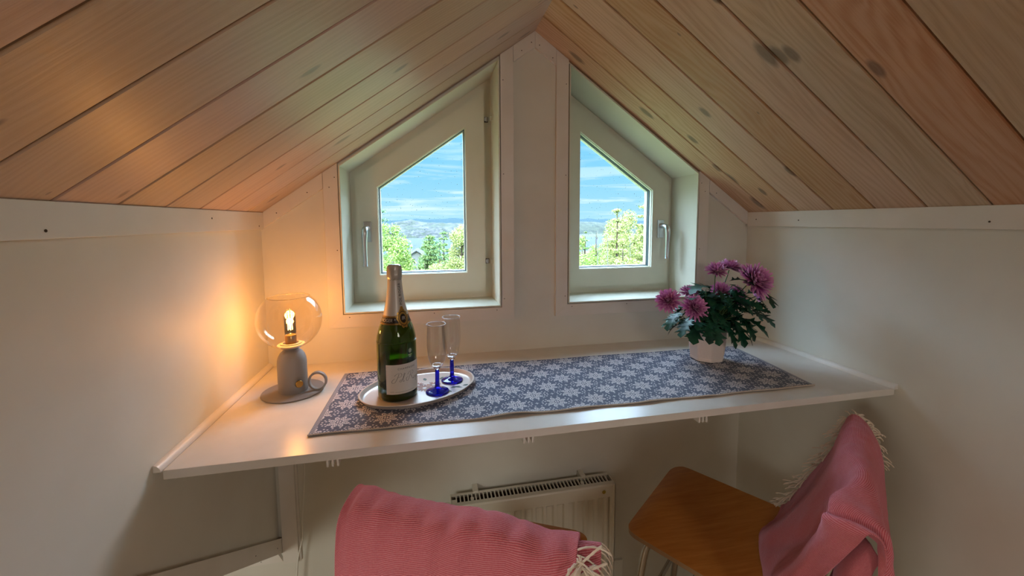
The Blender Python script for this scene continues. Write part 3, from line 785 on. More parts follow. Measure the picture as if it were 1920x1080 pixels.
# handwritten name as pen strokes (x right, y up, in millimetres)
def stroke(pts, wd=.55):
    P = catmull([tuple(p) for p in pts], 6); L, R = [], []
    for i, p in enumerate(P):
        q0 = P[max(i-1, 0)]; q1 = P[min(i+1, len(P)-1)]; dx, dy = q1[0]-q0[0], q1[1]-q0[1]; l = math.hypot(dx, dy) or 1
        wq = wd*(.35+.65*abs(dy/l)); nx, ny = -dy/l*wq/2, dx/l*wq/2
        L.append((p[0]+nx, p[1]+ny)); R.append((p[0]-nx, p[1]-ny))
    V = [Vector((x*.001, y*.001, 0)) for x, y in L+R]; n_ = len(P)
    return V, [(i, i+1, n_+i+1, n_+i) for i in range(n_-1)]
name_strokes = [
    [(-26, 2), (-30, 0), (-34, -3), (-35, -7), (-31, -9), (-25, -6), (-19, 2), (-15, 9), (-14, 12)],           # P stem with loop
    [(-27, 7), (-24, 10), (-17, 13), (-9, 13), (-6, 10), (-8, 6), (-14, 4), (-19, 4)],
    [(-9, -2), (-12, -4), (-12, -7), (-9, -7), (-7, -4), (-9, -2), (-5, -2)],                                   # o
    [(-5, -2), (0, 4), (3, 10), (3, 12), (1, 11), (-2, 3), (-3, -5), (-1, -7), (2, -5)],                       # l
    [(15, 2), (9, 1), (7, -3), (9, -7), (13, -6), (18, 1), (22, 8), (24, 12)],                                  # R stem
    [(12, 7), (17, 12), (25, 14), (31, 13), (32, 9), (27, 5), (22, 4), (25, 2), (28, -4), (32, -7), (35, -5)],
    [(38, -2), (35, -4), (35, -7), (38, -7), (40, -4), (38, -2), (43, -2)],
    [(47, -2), (44, -4), (44, -7), (47, -6), (49, -2), (48, -8), (45, -14), (42, -13), (46, -9), (53, -5)],
    [(53, -5), (57, -4), (56, -2), (54, -4), (54, -7), (58, -6), (61, -3)],
    [(61, -3), (63, 0), (65, -2), (64, -6), (66, -7), (69, -5)]]
for st in name_strokes:
    V, Fc = stroke([(x*.86+1, y*1.12) for x, y in st], .85); wrap_text(tx, V, Fc, LAC-.19, .0590, .0009, m=M_INK)
to = tx.build('printed_name', M_INK, lab); to.matrix_parent_inverse = Matrix.Identity(4)
# foil text running up the neck
tx = MB(); V, Fc = font_mesh('POL ROGER', .0098, 0, 1.08); wrap_text(tx, V, Fc, cam_a+math.radians(34), .2700, .0012, True, M_INK); tx.build('neck_text', M_INK, bot)
tx = MB(); V, Fc = font_mesh('POL ROGER *', .0108, 0, .95); wrap_text(tx, V, Fc, cam_a-math.radians(52), .2050, .0015, False, M_FOILW); o = tx.build('band_text', M_FOILW, band); o.matrix_parent_inverse = Matrix.Identity(4)
# gold medallion with dark oval and monogram
md_ = MB(); ma = cam_a+math.radians(32); mz = .2090
def disc_pts(rx, rz, n_=40, wob=0.0, k_=12): return [((rx*(1+wob*math.cos(k_*2*PI*i/n_)))*math.cos(2*PI*i/n_), (rz*(1+wob*math.cos(k_*2*PI*i/n_)))*math.sin(2*PI*i/n_)) for i in range(n_)]
def wrapped_disc(mb, rx, rz, off, m, wob=0.0, k_=12, dx=0, dz=0, inner=0.0):
    n_ = 60; rings = 5; V = []; Fc = []
    for q in range(rings+1):
        f = inner+(1-inner)*q/rings
        for (x, z) in disc_pts(rx*f, rz*f, n_, wob if q == rings else wob*f, k_):
            zz = mz+dz+z; r = rad(zz)+off; a = ma+(x+dx)/r; V.append((BX+r*math.cos(a), BY+r*math.sin(a), BZ+zz))
    for q in range(rings):
        for i in range(n_): Fc.append((q*n_+i, q*n_+(i+1) % n_, (q+1)*n_+(i+1) % n_, (q+1)*n_+i))
    mb.add(V, Fc, m)
wrapped_disc(md_, .0165, .0225, .0018, M_GOLD, .07, 10, inner=.01)
wrapped_disc(md_, .0045, .0055, .0018, M_GOLD, .05, 6, dz=.0245, inner=.01)
wrapped_disc(md_, .0132, .0180, .0021, M_BLACKB, 0, inner=.90)
wrapped_disc(md_, .0082, .0110, .0022, M_BLACKB, 0, inner=.01)
V, Fc = font_mesh('PR', .0125, .2, .55); wrap_text(md_, V, Fc, ma, mz, .0026, False, M_FOILW)
for i in range(14):
    a = 2*PI*i/14; wrapped_disc(md_, .0008, .0010, .0021, M_BLACKB, 0, dx=.0150*math.cos(a), dz=.0203*math.sin(a), inner=.01)
md_.build('medallion', M_GOLD, bot)
em = MB(); mz0, ma0 = mz, ma; mz, ma = .1240, cam_a+math.radians(40)
wrapped_disc(em, .0048, .0058, .0004, M_EMB, .08, 7, dz=.003, inner=.01); wrapped_disc(em, .0065, .0020, .0004, M_EMB, .0, 7, dz=-.0075, inner=.01); wrapped_disc(em, .0040, .0014, .0004, M_EMB, .0, 7, dz=-.0120, inner=.01)
em.build('etched_crest', M_EMB, bot); mz, ma = mz0, ma0

# ------------------------------------------------------------------ flutes
def flute(x, y, label):
    z0 = .0066; r = empty('champagne_flute', (x, y, z0), label, 'glass', 'champagne flutes on the oval tray'); c = (x, y, z0)
    bowl = [(.0045, .0640), (.0085, .0665), (.0150, .0735), (.0200, .0830), (.0235, .0960), (.0258, .1120), (.0268, .1280), (.0266, .1500), (.0258, .1680), (.0250, .1840)]
    bs = catmull(bowl, 4); inn = [(max(q-.0011, .0004), z+(.0035 if i < 8 else .0)) for i, (q, z) in enumerate(bs)]
    MB().lathe([(1e-5, .0640)]+bs+[(.02455, .1846)]+list(reversed(inn)), c, 56).build('bowl', M_FLUTE, r, smooth=True)
    MB().lathe([(.0252, .1836), (.0254, .1846), (.0248, .1852), (.0243, .1846), (.0244, .1836)], c, 56).build('rim', M_RIM, r, smooth=True)
    MB().lathe([(1e-5, .0670), (.0100, .0665), (.0062, .0635), (.0045, .0612)], c, 32).build('bowl_base', M_FLUTE2, r, smooth=True)
    MB().lathe([(1e-5, .0615), (.0050, .0610), (.0056, .0560), (.0058, .0300), (.0063, .0160), (.0085, .0110)], c, 32).build('stem', M_BLUE, r, smooth=True)
    MB().lathe([(1e-5, .0125), (.0080, .0115), (.0140, .0080), (.0230, .0048), (.0295, .0034), (.0310, .0022), (.0303, .0008), (.0240, .0004), (1e-5, .0006)], c, 48).build('foot', M_BLUE, r, smooth=True)
M_RIM = mat('glass_rim', 'E4E4EA', .05, trans=.5)[0]
M_FLUTE2 = mat('solid_clear_glass', 'F2F4FA', .03, trans=1.0)[0]
flute(.5215, -.3170, 'empty flute with cobalt blue stem, the one nearer the shelf front on the tray')
flute(.5640, -.2480, 'empty flute with cobalt blue stem, the one nearer the window on the tray')

# ------------------------------------------------------------------ potted chrysanthemum
PX, PY = 1.400, -.2350
pot = empty('potted_chrysanthemum', (PX, PY, .0035), 'pink chrysanthemums with dark leaves in a pale faceted pot on the runner', 'potted plant')
def oct_ring(r, z, rot=PI/8):
    P = []
    for k_ in range(8):
        a = rot+k_*PI/4; a2 = rot+(k_+1)*PI/4
        p0 = Vector((r*math.cos(a), r*math.sin(a), 0)); p1 = Vector((r*math.cos(a2), r*math.sin(a2), 0))
        for t in (.035, .5, .965): q = p0.lerp(p1, t); P.append((PX+q.x, PY+q.y, z))
    return P
z0 = .0045
pm = MB(); rows = [oct_ring(r, z0+z) for r, z in ((.0440, 0), (.0500, .0006), (.0525, .003), (.0530, .010), (.0520, .0115), (.0525, .013), (.0590, .068), (.0600, .0705), (.0595, .0730), (.0640, .1000), (.0648, .1020), (.0630, .1032), (.0600, .1020), (.0590, .090))]
pm.grid(rows, closed=True); pm.add(oct_ring(.0440, z0), [tuple(range(24))]); pm.add(oct_ring(.0590, z0+.088), [tuple(range(24))])
# shallow upright ribs on every second face
for k_ in range(8):
    if k_ % 2: continue
    a = PI/8+k_*PI/4+PI/8; d = Vector((math.cos(a), math.sin(a), 0)); n_ = Vector((-d.y, d.x, 0))
    for i in range(-4, 5):
        p0 = Vector((PX, PY, z0+.016))+d*(.0530*math.cos(PI/8)-.0004)+n_*i*.0038; p1 = Vector((PX, PY, z0+.064))+d*(.0586*math.cos(PI/8)-.0004)+n_*i*.0040
        pm.tube([tuple(p0), tuple(p1)], .0011, 6)
pm.build('pot', M_POT, pot, smooth=True, auto=.30)
sm_ = MB(); sm_.lathe([(1e-5, z0+.0935), (.030, z0+.094), (.0545, z0+.092)], (PX, PY, 0), 32); sm_.build('soil', M_SOIL, pot, smooth=True)

FLW = [((1.538, -.268, .262), .052, (.25, -.75, .55)), ((1.420, -.240, .294), .030, (-.1, -.35, .9)), ((1.503, -.200, .297), .034, (.2, -.1, .95)),
       ((1.243, -.250, .207), .033, (-.55, -.55, .55)), ((1.306, -.292, .190), .034, (-.15, -.85, .45)), ((1.352, -.200, .220), .026, (-.2, -.2, .9)),
       ((1.442, -.235, .226), .028, (-.3, -.6, .6)), ((1.498, -.235, .208), .032, (.2, -.85, .3)), ((1.592, -.225, .203), .022, (.6, -.3, .35))]
rnd = random.Random(21)
def flower(c, R, n):
    N_ = Vector(n).normalized(); A = N_.orthogonal().normalized(); B = N_.cross(A); C = Vector(c); mb = MB()
    layers = [(1.00, 24, -.05), (.96, 24, .12), (.86, 22, .28), (.72, 20, .46), (.54, 16, .66), (.34, 11, .85), (.16, 6, 1.0)]
    for li, (lr, cnt, el) in enumerate(layers):
        for i in range(cnt):
            a = 2*PI*(i+.5*(li % 2))/cnt+rnd.uniform(-.12, .12); e = el*1.25+rnd.uniform(-.12, .12); l = R*(.62+.38*lr)*rnd.uniform(.86, 1.1) if li < 5 else R*.62*rnd.uniform(.85, 1.05)
            d = A*math.cos(a)+B*math.sin(a); t = B*math.cos(a)-A*math.sin(a); wd = R*.085*rnd.uniform(.85, 1.15)
            pts = []; 
            for q in range(5):
                f = q/4; ee = e+.55*(f-.35)*(1 if li > 1 else .4)
                if q == 0: p = C.copy()
                else: p = p+(d*math.cos(ee)+N_*math.sin(ee))*l/4
                wq = wd*(.45, .85, 1.1, 1.0, .45)[q]; cup = N_*wq*.55*math.cos(ee)+(-d)*wq*.55*math.sin(ee)
                pts.append((p-t*wq+cup, p, p+t*wq+cup))
            V = [tuple(x) for r_ in pts for x in r_]; U = [(0, q/4) for q in range(5) for _ in range(3)]
            mb.add(V, [(3*q+j, 3*q+j+1, 3*q+j+4, 3*q+j+3) for q in range(4) for j in range(2)], None, U)
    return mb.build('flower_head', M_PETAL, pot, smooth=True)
stems = MB()
for c, R, n in FLW:
    R *= 1.22; flower(c, R, n)
    base = Vector((PX+rnd.uniform(-.02, .02), PY+rnd.uniform(-.02, .02), z0+.093)); top = Vector(c)-Vector(n).normalized()*R*.12
    mid = base.lerp(top, .5)+Vector((0, 0, .02)); pre = top-Vector(n).normalized()*.02
    stems.tube(smooth_path([base, mid, pre, top], 5, 3), .0017, 6)
leaves = MB()
def leaf(base, d, L, droop=.5, roll=0.0, lobed=True):
    """lobed leaf: outline as half widths along its length, bent downward"""
    d = Vector(d).normalized(); side = d.cross(Vector((0, 0, 1)))
    if side.length < .1: side = Vector((1, 0, 0))
    side.normalize(); up = side.cross(d); side = side*math.cos(roll)+up*math.sin(roll); up = side.cross(d)
    hw = [.015, .03, .10, .36, .13, .20, .46, .16, .22, .38, .14, .20, .10, .01] if lobed else [.02, .05, .09, .12, .15, .17, .18, .17, .15, .12, .09, .06, .03, .01]
    sweep = [0, 0, .02, .12, .0, .04, .15, .0, .04, .13, .0, .05, .03, 0]
    p = Vector(base); V = []; n_ = len(hw); dd = d.copy()
    for i in range(n_):
        f = i/(n_-1)
        if i: dd = (dd-Vector((0, 0, 1))*droop*.14).normalized(); p = p+dd*L/(n_-1)
        w_ = hw[i]*L*.9; sw = dd*sweep[i]*L; lift = up*w_*.28
        V += [tuple(p-side*w_+sw+lift*.6), tuple(p-side*w_*.5+sw*.4+lift*.5), tuple(p), tuple(p+side*w_*.5+sw*.4+lift*.5), tuple(p+side*w_+sw+lift*.6)]
    leaves.add(V, [(5*i+j, 5*i+j+1, 5*i+j+6, 5*i+j+5) for i in range(n_-1) for j in range(4)])
C0 = Vector((PX, PY, z0+.10))
named = [((1.395, -.25, .235), (-.75, -.1, .75), .085, 1.0), ((1.57, -.24, .225), (.95, -.2, .25), .085, 1.3), ((1.56, -.25, .20), (.8, -.4, 0), .06, 1.2), ((1.275, -.27, .175), (-.8, -.3, -.1), .075, .7),
         ((1.31, -.28, .155), (-.8, -.4, -.2), .075, .5), ((1.33, -.28, .15), (-.6, -.5, -.6), .075, .5), ((1.53, -.26, .155), (.9, -.4, .1), .085, .7), ((1.51, -.27, .14), (.75, -.5, -.2), .080, .6),
         ((1.45, -.285, .150), (.15, -.6, -.7), .085, .5), ((1.405, -.29, .140), (.35, -.7, -.5), .080, .8), ((1.37, -.29, .145), (.0, -.7, -.5), .070, .8), ((1.35, -.29, .15), (-.3, -.7, -.5), .070, .7), ((1.475, -.285, .15), (.5, -.6, -.6), .075, .6),
         ((1.47, -.24, .26), (.2, -.5, .3), .070, .6), ((1.44, -.26, .255), (.5, -.7, .1), .065, .8), ((1.50, -.25, .285), (.4, -.6, .2), .06, .8), ((1.39, -.26, .22), (-.5, -.7, .2), .065, .6), ((1.37, -.26, .205), (.2, -.8, .3), .07, .4), ((1.33, -.27, .20), (-.4, -.3, .7), .055, .8)]
for bp, d, L, dr in named: leaf(bp, d, L*1.15, dr, rnd.uniform(-.4, .4))
for i in range(190):
    a = rnd.uniform(0, 2*PI); h = rnd.uniform(.115, .235); rr = rnd.uniform(.01, .085)*(1.15 if h < .19 else .75)
    bp = (PX+.045*(h-.1)/.12+rr*1.25*math.cos(a), PY-.01+rr*.8*math.sin(a), h)
    e = rnd.uniform(-.5, .7); leaf(bp, (math.cos(a)*1.1, math.sin(a), e), rnd.uniform(.040, .066), rnd.uniform(.3, 1.2), rnd.uniform(-.8, .8))
for i in range(26):
    a = rnd.uniform(0, 2*PI); b0 = (PX+.02*math.cos(a), PY+.02*math.sin(a), z0+.093); t0 = (PX+.03+rnd.uniform(.03, .10)*math.cos(a), PY+rnd.uniform(.03, .07)*math.sin(a), rnd.uniform(.15, .25))
    stems.tube(smooth_path([b0, tuple((Vector(b0)+Vector(t0))/2+Vector((0, 0, .02))), t0], 4, 2), .0014, 5)
stems.build('stems', M_STEM, pot, smooth=True)
tag(leaves.build('foliage', M_LEAF, pot, smooth=True), 'dark green lobed leaves', None)

# ------------------------------------------------------------------ radiator
rx0, rx1, ry0, ry1, rz1, rz0 = .560, 1.150, -.030, -.098, -.490, -.960
rad_ = empty('radiator', ((rx0+rx1)/2, -.06, rz0), 'white ribbed panel radiator on the end wall under the shelf', 'radiator')
# front panel with pressed ribs
pn_ = MB(); xs = []; pitch = .0385; n_r = int((rx1-rx0-.05)/pitch)
def prof_y(x):
    t = ((x-(rx0+.036)) % pitch)/pitch
    if x < rx0+.030 or x > rx1-.020: return 0
    return .011*max(0, min(1, (abs(t-.5)-.14)/.10))
cols = [rx0+.004+(rx1-rx0-.008)*i/420 for i in range(421)]
rows = []
for z, f in ((rz0+.004, 0), (rz0+.045, 0), (rz0+.055, 1), (rz1-.058, 1), (rz1-.047, 0), (rz1-.006, 0), (rz1-.001, -.5)):
    rows.append([(x, ry1+(prof_y(x)*f if f >= 0 else .003), z) for x in cols])
pn_.grid(rows); pn_.grid([[(p[0], p[1]+.0015, p[2]) for p in r_] for r_ in rows]); pn_.build('front_panel', M_RAD, rad_, smooth=True, auto=.5)
bk = MB(); bk.box((rx0+.004, ry0-.004, rz0+.004), (rx1-.004, ry0-.006, rz1-.004), M_RAD); bk.build('back_panel', M_RAD, rad_)
for x, s_ in ((rx0, 1), (rx1, -1)):
    sp = MB(); sp.box((x, ry0-.002, rz0), (x+s_*.0035, ry1-.0025, rz1+.001), M_RAD); sp.box((x, ry1-.0025, rz0), (x+s_*.010, ry1+.001, rz1+.001), M_RAD); sp.build('side_panel', M_RAD, rad_, bevel=.001)
gr = MB(); gy0, gy1 = ry0-.004, ry1+.002
gr.box((rx0+.004, gy0, rz1-.002), (rx1-.004, gy0-.010, rz1+.001), M_RAD); gr.box((rx0+.004, gy1, rz1-.002), (rx1-.004, gy1+.016, rz1+.001), M_RAD)
x = rx0+.018
while x < rx1-.012:
    gr.box((x, gy0-.010, rz1-.006), (x+.0038, gy1+.016, rz1+.0012), M_RAD); x += .0134
gr.box((rx0+.004, gy0-.03, rz1-.001), (rx0+.018, gy1+.016, rz1+.001), M_RAD)
gr.build('top_grille', M_RAD, rad_)
cv_ = MB(); 
for i in range(45):
    x = rx0+.02+i*.0125
    if x < rx1-.02: cv_.box((x, ry0-.012, rz0+.03), (x+.0006, ry1+.016, rz1-.03), M_RADIN)
cv_.box((rx0+.01, ry0-.008, rz0+.02), (rx1-.01, ry0-.009, rz1-.012), M_RADIN); cv_.build('convector_fins', M_RADIN, rad_)
for x in (.640, 1.040):
    hk = MB(); hk.box((x, -.001, rz1-.02), (x+.018, ry0-.012, rz1+.006), M_RAD); hk.box((x+.002, -.001, rz1-.30), (x+.016, ry0-.004, rz1-.02), M_RAD); hk.build('wall_hook', M_RAD, rad_)
    cl = MB(); cl.box((x-.012, gy0-.030, rz1-.003), (x-.001, gy0-.042, rz1+.0025), M_RAD); cl.build('grille_clip', M_RAD, rad_)
bd = MB(); bd.lathe([(1e-5, .0008), (.0062, .0006), (.0068, .0002), (.0068, -.0005)], (1.106, ry1-.001, rz1-.026), 24, M_GOLDB if 'M_GOLDB' in globals() else M_GOLD, ax=(Vector((1, 0, 0)), Vector((0, 0, 1)), Vector((0, -1, 0))))
M_YEL = mat('badge_yellow', 'C9B23A', .4)[0]; M_YLI = mat('badge_dark', '5A4A20', .5)[0]
bd.lathe([(.0046, .0011), (.0062, .0009)], (1.106, ry1-.001, rz1-.026), 24, M_YEL, ax=(Vector((1, 0, 0)), Vector((0, 0, 1)), Vector((0, -1, 0))))
bd.box((1.1052, ry1-.0022, rz1-.0298), (1.1068, ry1-.0018, rz1-.0222), M_YEL); bd.box((1.1022, ry1-.0022, rz1-.0268), (1.1098, ry1-.0018, rz1-.0252), M_YEL)
bd.build('badge', M_GOLD, rad_)
vl = MB(); vl.lathe([(1e-5, 0), (.0150, 0), (.0165, .004), (.0165, .034), (.0145, .040), (1e-5, .041)], (rx0-.014, -.066, rz1-.052), 24)
vo = vl.build('thermostat_valve', M_RAD, rad_, smooth=True, auto=.6)
vt = MB(); vt.lathe([(.0085, 0), (.0085, .030)], (rx0-.014, -.066, rz1-.082), 16, M_CHROME, True, True); vt.tube([(rx0-.014, -.066, rz1-.068), (rx0+.012, -.066, rz1-.068)], .007, 12, M_CHROME)
vt.tube([(rx0-.014, -.066, rz1-.082), (rx0-.014, -.060, -.9), (rx0-.014, -.06, FL+.002)], .006, 10, M_RAD); vo2 = vt.build('supply_pipe', M_CHROME, rad_, smooth=True, auto=.6)
an = MB(); an.lathe([(.004, 0), (.004, .012)], (rx1, -.066, rz1-.165), 12, M_DARK, True, True, ax=(Vector((0, 1, 0)), Vector((0, 0, 1)), Vector((1, 0, 0)))); an.build('bleed_screw', M_DARK, rad_)
# wall outlet right of the radiator
ou = MB(); ou.box((1.178, 0, -.985), (1.232, -.012, -.878), M_CORD, bev=.003); oo = ou.build('socket_plate', M_CORD, None, loc=(1.205, 0, -.93))
oo.name = 'wall_socket'; tag(oo, 'pale plastic wall socket low on the wall beside the radiator', 'socket')

# ------------------------------------------------------------------ chairs
class Frame:
    """chair frame: s across the seat, d back from the front edge, z up (seat top = 0)"""
    def __init__(s, fc, u, n, zs): s.fc = Vector(fc); s.u = Vector(u).normalized(); s.n = Vector(n).normalized(); s.zs = zs
    def __call__(s, a, d, z): 
        p = s.fc+s.u*a+s.n*d; return Vector((p.x, p.y, s.zs+z))
def chair(fr, label, depth=.40, hw=.19, top=.325, lean0=.36, lean1=.455):
    root = empty('plywood_chair', tuple(fr(0, depth/2, 0).xy)+(FL,), label, 'chair', 'tall plywood and steel chairs at the shelf')
    # seat: rounded plywood, slightly dished with a rolled front
    nS, nD = 24, 24; rc = .045; mb = MB()
    def edge(a_, b_):   # a_,b_ in -1..1 -> rounded rectangle
        x, y = a_*hw, (b_+1)/2*depth
        cx = hw-rc
        for (sgx) in (1, -1):
            for (yc, sgy) in ((rc, -1), (depth-rc, 1)):
                if x*sgx > cx and (y-yc)*sgy > 0:
                    dx, dy = x*sgx-cx, (y-yc)*sgy; m_ = max(dx, dy); l = math.hypot(dx, dy)
                    if l > 0: k_ = m_/l; dx, dy = dx*k_, dy*k_
                    x, y = sgx*(cx+dx), yc+sgy*dy
        return x, y
    def zt_(x, y): return -.006*math.cos(min(1, abs(x)/hw)*PI/2)*math.sin(PI*min(1, y/depth)) - (.010*(1-y/.05)**2 if y < .05 else 0)
    topr, botr = [], []
    for i in range(nD+1):
        rt, rb = [], []
        for j in range(nS+1):
            x, y = edge(2*j/nS-1, 2*i/nD-1); z = zt_(x, y); rt.append(tuple(fr(x, y, z))); rb.append(tuple(fr(x, y, z-.012)))
        topr.append(rt); botr.append(rb)
    mb.grid(topr, M_PLY); mb.grid(botr, M_PLY)
    ring_t = topr[0]+[r_[-1] for r_ in topr[1:]]+list(reversed(topr[-1][:-1]))+[r_[0] for r_ in reversed(topr[1:-1])]
    ring_b = botr[0]+[r_[-1] for r_ in botr[1:]]+list(reversed(botr[-1][:-1]))+[r_[0] for r_ in reversed(botr[1:-1])]
    mb.grid([ring_t, ring_b], M_PLYE, closed=True); mb.build('seat', M_PLY, root, smooth=True, auto=.6)
    # backrest: curved plywood plate
    rows = [[], [], [], []]; nb = 20
    def bp(x, t): # t 0 bottom .. 1 top
        d = lean0+.040+(lean1-lean0-.040)*t; z = .165+(top-.165)*t; bow = .018*(1-(x/hw)**2); return x, d+bow-.010, z
    front, back = [], []
    for q in range(9):
        t = q/8; fr_, bk_ = [], []
        for j in range(nb+1):
            xn = 2*j/nb-1; x = xn*(hw-.008)*(1 if .12 < t < .88 else .96)
            a_, d_, z_ = bp(x, t); fr_.append(tuple(fr(a_, d_, z_))); bk_.append(tuple(fr(a_, d_+.011, z_+.002)))
        front.append(fr_); back.append(bk_)
    b2 = MB(); b2.grid(front, M_PLY); b2.grid(back, M_PLY)
    rt = front[0]+[r_[-1] for r_ in front[1:]]+list(reversed(front[-1][:-1]))+[r_[0] for r_ in reversed(front[1:-1])]
    rb = back[0]+[r_[-1] for r_ in back[1:]]+list(reversed(back[-1][:-1]))+[r_[0] for r_ in reversed(back[1:-1])]
    b2.grid([rt, rb], M_PLYE, closed=True); bk_o = b2.build('backrest', M_PLY, root, smooth=True, auto=.6)
    r_t = .0095; zf = FL-fr.zs
    for s_ in (-1, 1):
        xs_ = s_*(hw-.035)
        # front leg, curving out of the seat rail
        f1 = smooth_path([fr(xs_, .20, -.022), fr(xs_, .085, -.022), fr(xs_*1.0, .055, -.035), fr(xs_*1.05, .045, -.10), fr(xs_*1.18, -.01, zf+.012)], 7, 4)
        lg = MB().tube(f1, r_t, 14).build('leg', M_CHROME, root, smooth=True)
        ft = MB().lathe([(.011, -.012), (.012, .0), (.0115, .018)], tuple(fr(xs_*1.18, -.01, zf+.0125)), 14, None, True, True).build('rubber_foot', M_RUBBER, lg, smooth=True, auto=.6); ft.matrix_parent_inverse = Matrix.Identity(4)
        f2 = smooth_path([fr(xs_, .18, -.0415), fr(xs_, depth-.09, -.0415), fr(xs_, depth-.055, -.055), fr(xs_*1.05, depth-.03, -.12), fr(xs_*1.18, depth+.05, zf+.012)], 7, 4)
        lg = MB().tube(f2, r_t, 14).build('leg', M_CHROME, root, smooth=True)
        ft = MB().lathe([(.011, -.012), (.012, .0), (.0115, .018)], tuple(fr(xs_*1.18, depth+.05, zf+.0125)), 14, None, True, True).build('rubber_foot', M_RUBBER, lg, smooth=True, auto=.6); ft.matrix_parent_inverse = Matrix.Identity(4)
        up = smooth_path([fr(xs_, .15, -.024), fr(xs_, depth-.06, -.024), fr(xs_*1.02, depth-.015, -.010), fr(s_*(hw-.016), lean0+.035, .07), fr(s_*(hw-.012), lean0+.065, .165), fr(s_*(hw-.014), lean1+.006, top-.032)], 7, 4)
        ps = MB().tube(up, r_t, 14).build('back_post', M_CHROME, root, smooth=True)
        for t in (.25, .75):
            a_, d_, z_ = bp(s_*(hw-.006), t); c_ = fr(a_+s_*.006, d_+.030, z_-.004); sc_ = MB().sphere(tuple(c_), .0050, None, 12, 8).build('screw', M_SCREW, ps, smooth=True); sc_.matrix_parent_inverse = Matrix.Identity(4)
    for d_, z_ in ((.045, -.25), (depth-.0, -.25)):
        MB().tube([fr(-(hw-.030), d_-.004, z_), fr(hw-.030, d_-.004, z_)], .007, 12).build('crossbar', M_CHROME, root, smooth=True)
    return root
fr1 = Frame((.743, -.335), (.894, -.447), (-.447, -.894), -.370)
fr2 = Frame((1.1615, -.315), (.794, .608), (.545, -.838), -.370)
chair(fr1, 'plywood chair before the radiator, mostly hidden by the throw over its back')
chair(fr2, 'plywood chair at the right with its brown seat bare, turned towards the middle', lean0=.375, lean1=.452, top=.288, hw=.196)

# ------------------------------------------------------------------ throws
def cm1(P, t):   # Catmull-Rom through list of equal-length tuples, t in 0..1
    n_ = len(P)-1; x = min(max(t, 0), 1)*n_; i = min(int(x), n_-1); f = x-i
    p0, p1, p2, p3 = P[max(i-1, 0)], P[i], P[i+1], P[min(i+2, n_)]
    return tuple(.5*((2*p1[j])+(-p0[j]+p2[j])*f+(2*p0[j]-5*p1[j]+4*p2[j]-p3[j])*f*f+(-p0[j]+3*p1[j]-3*p2[j]+p3[j])*f**3) for j in range(len(p1)))
from mathutils import noise as mn
def drape(fr, stations, s_list, nu, nv, fold, name, parent, skew=.30):
    """stations: cross-section polylines [(ds, d, z)...] at each s; fold(p, u, v) -> displaced Vector"""
    rows, uvs = [], []
    for j in range(nv+1):
        v = j/nv; prof = []
        npt = len(stations[0])
        for q in range(npt):
            prof.append(cm1([(s_list[k_]+st[q][0], st[q][1], st[q][2]) for k_, st in enumerate(stations)], v))
        row = []; uvr = []; L = 0; last = None
        for i in range(nu+1):
            a = cm1(prof, i/nu); p = fr(a[0], a[1], a[2])
            if last is not None: L += (p-last).length
            last = p; row.append(p); uvr.append((0, L))
        rows.append(row); uvs.append(uvr)
    # displace with folds
    out = []
    for j, row in enumerate(rows):
        o_ = []
        for i, p in enumerate(row):
            a = rows[min(j+1, nv)][i]-rows[max(j-1, 0)][i]; b_ = row[min(i+1, nu)]-row[max(i-1, 0)]; n_ = a.cross(b_)
            if n_.length > 1e-12: n_.normalize()
            o_.append(p+n_*fold(i/nu, j/nv))
        out.append(o_)
    uv2 = []
    sp = s_list[-1]-s_list[0]
    for j in range(nv+1): uv2.append([(j/nv*sp, uvs[j][i][1]+skew*j/nv*sp) for i in range(nu+1)])
    mb = MB(); mb.grid([[tuple(p) for p in r_] for r_ in out], None, uv2)
    o = mb.build(name, M_THROW, parent, smooth=True)
    sd = o.modifiers.new('thick', 'SOLIDIFY'); sd.thickness = .0035; sd.offset = 0
    ss = o.modifiers.new('sub', 'SUBSURF'); ss.levels = 1; ss.render_levels = 1
    return o, out
def strand(mb, p, d, L, r, rnd, sag=.5, curl=.35):
    pts = [Vector(p)]; d = Vector(d).normalized(); c = Vector((rnd.uniform(-1, 1), rnd.uniform(-1, 1), rnd.uniform(-1, 1)))*curl
    for i in range(8):
        d = (d+c*.22-Vector((0, 0, 1))*sag*.14).normalized(); c = -c*.5+Vector((rnd.uniform(-1, 1), rnd.uniform(-1, 1), rnd.uniform(-1, 1)))*curl*.6; pts.append(pts[-1]+d*L/8)
    pts = smooth_path(pts, 2, 2)
    mb.tube(pts, [r*(1+.18*math.sin(i*1.9)) for i in range(len(pts))], 6)

# throw over the middle chair: local z relative to the seat, d back towards the viewer
t1 = empty('rose_throw', tuple(fr1(0, .46, .37)), 'rose ribbed wool throw folded over the back of the middle chair, in the foreground', 'throw blanket', 'rose wool throws on the chairs')
def st1(s): # back side (window), over the top, viewer side
    dz = .004*math.sin(s*30)-.010*max(0, s-.05)/.18
    return [(0, .400, .10), (0, .412, .20), (0, .424, .29), (0, .430, .330+dz), (0, .444, .354+dz), (0, .468, .356+dz), (0, .492, .344+dz), (0, .506, .318+dz), (0, .515, .27), (0, .522, .18), (0, .527, .08), (0, .530, -.04), (0, .532, -.16)]
sl = [-.188, -.15, -.09, -.03, .03, .09, .15, .205]
def fold1(i, j):
    hang = max(0, (i-.52)/.48); x = j
    f = .0045*math.sin(x*21+2.2*i)*hang + .007*math.exp(-((x-.28)/.035)**2)*max(0, (i-.62))*3.0 - .012*math.exp(-((x-.235+.10*(i-.75))/.030)**2)*max(0, (i-.70))*4
    f += .0030*math.sin(x*55+i*4)*math.exp(-((i-.50)/.14)**2)
    f += .004*mn.noise(Vector((x*9, i*7, 1.3)))+.002*mn.noise(Vector((x*30, i*16, 4)))
    return -f
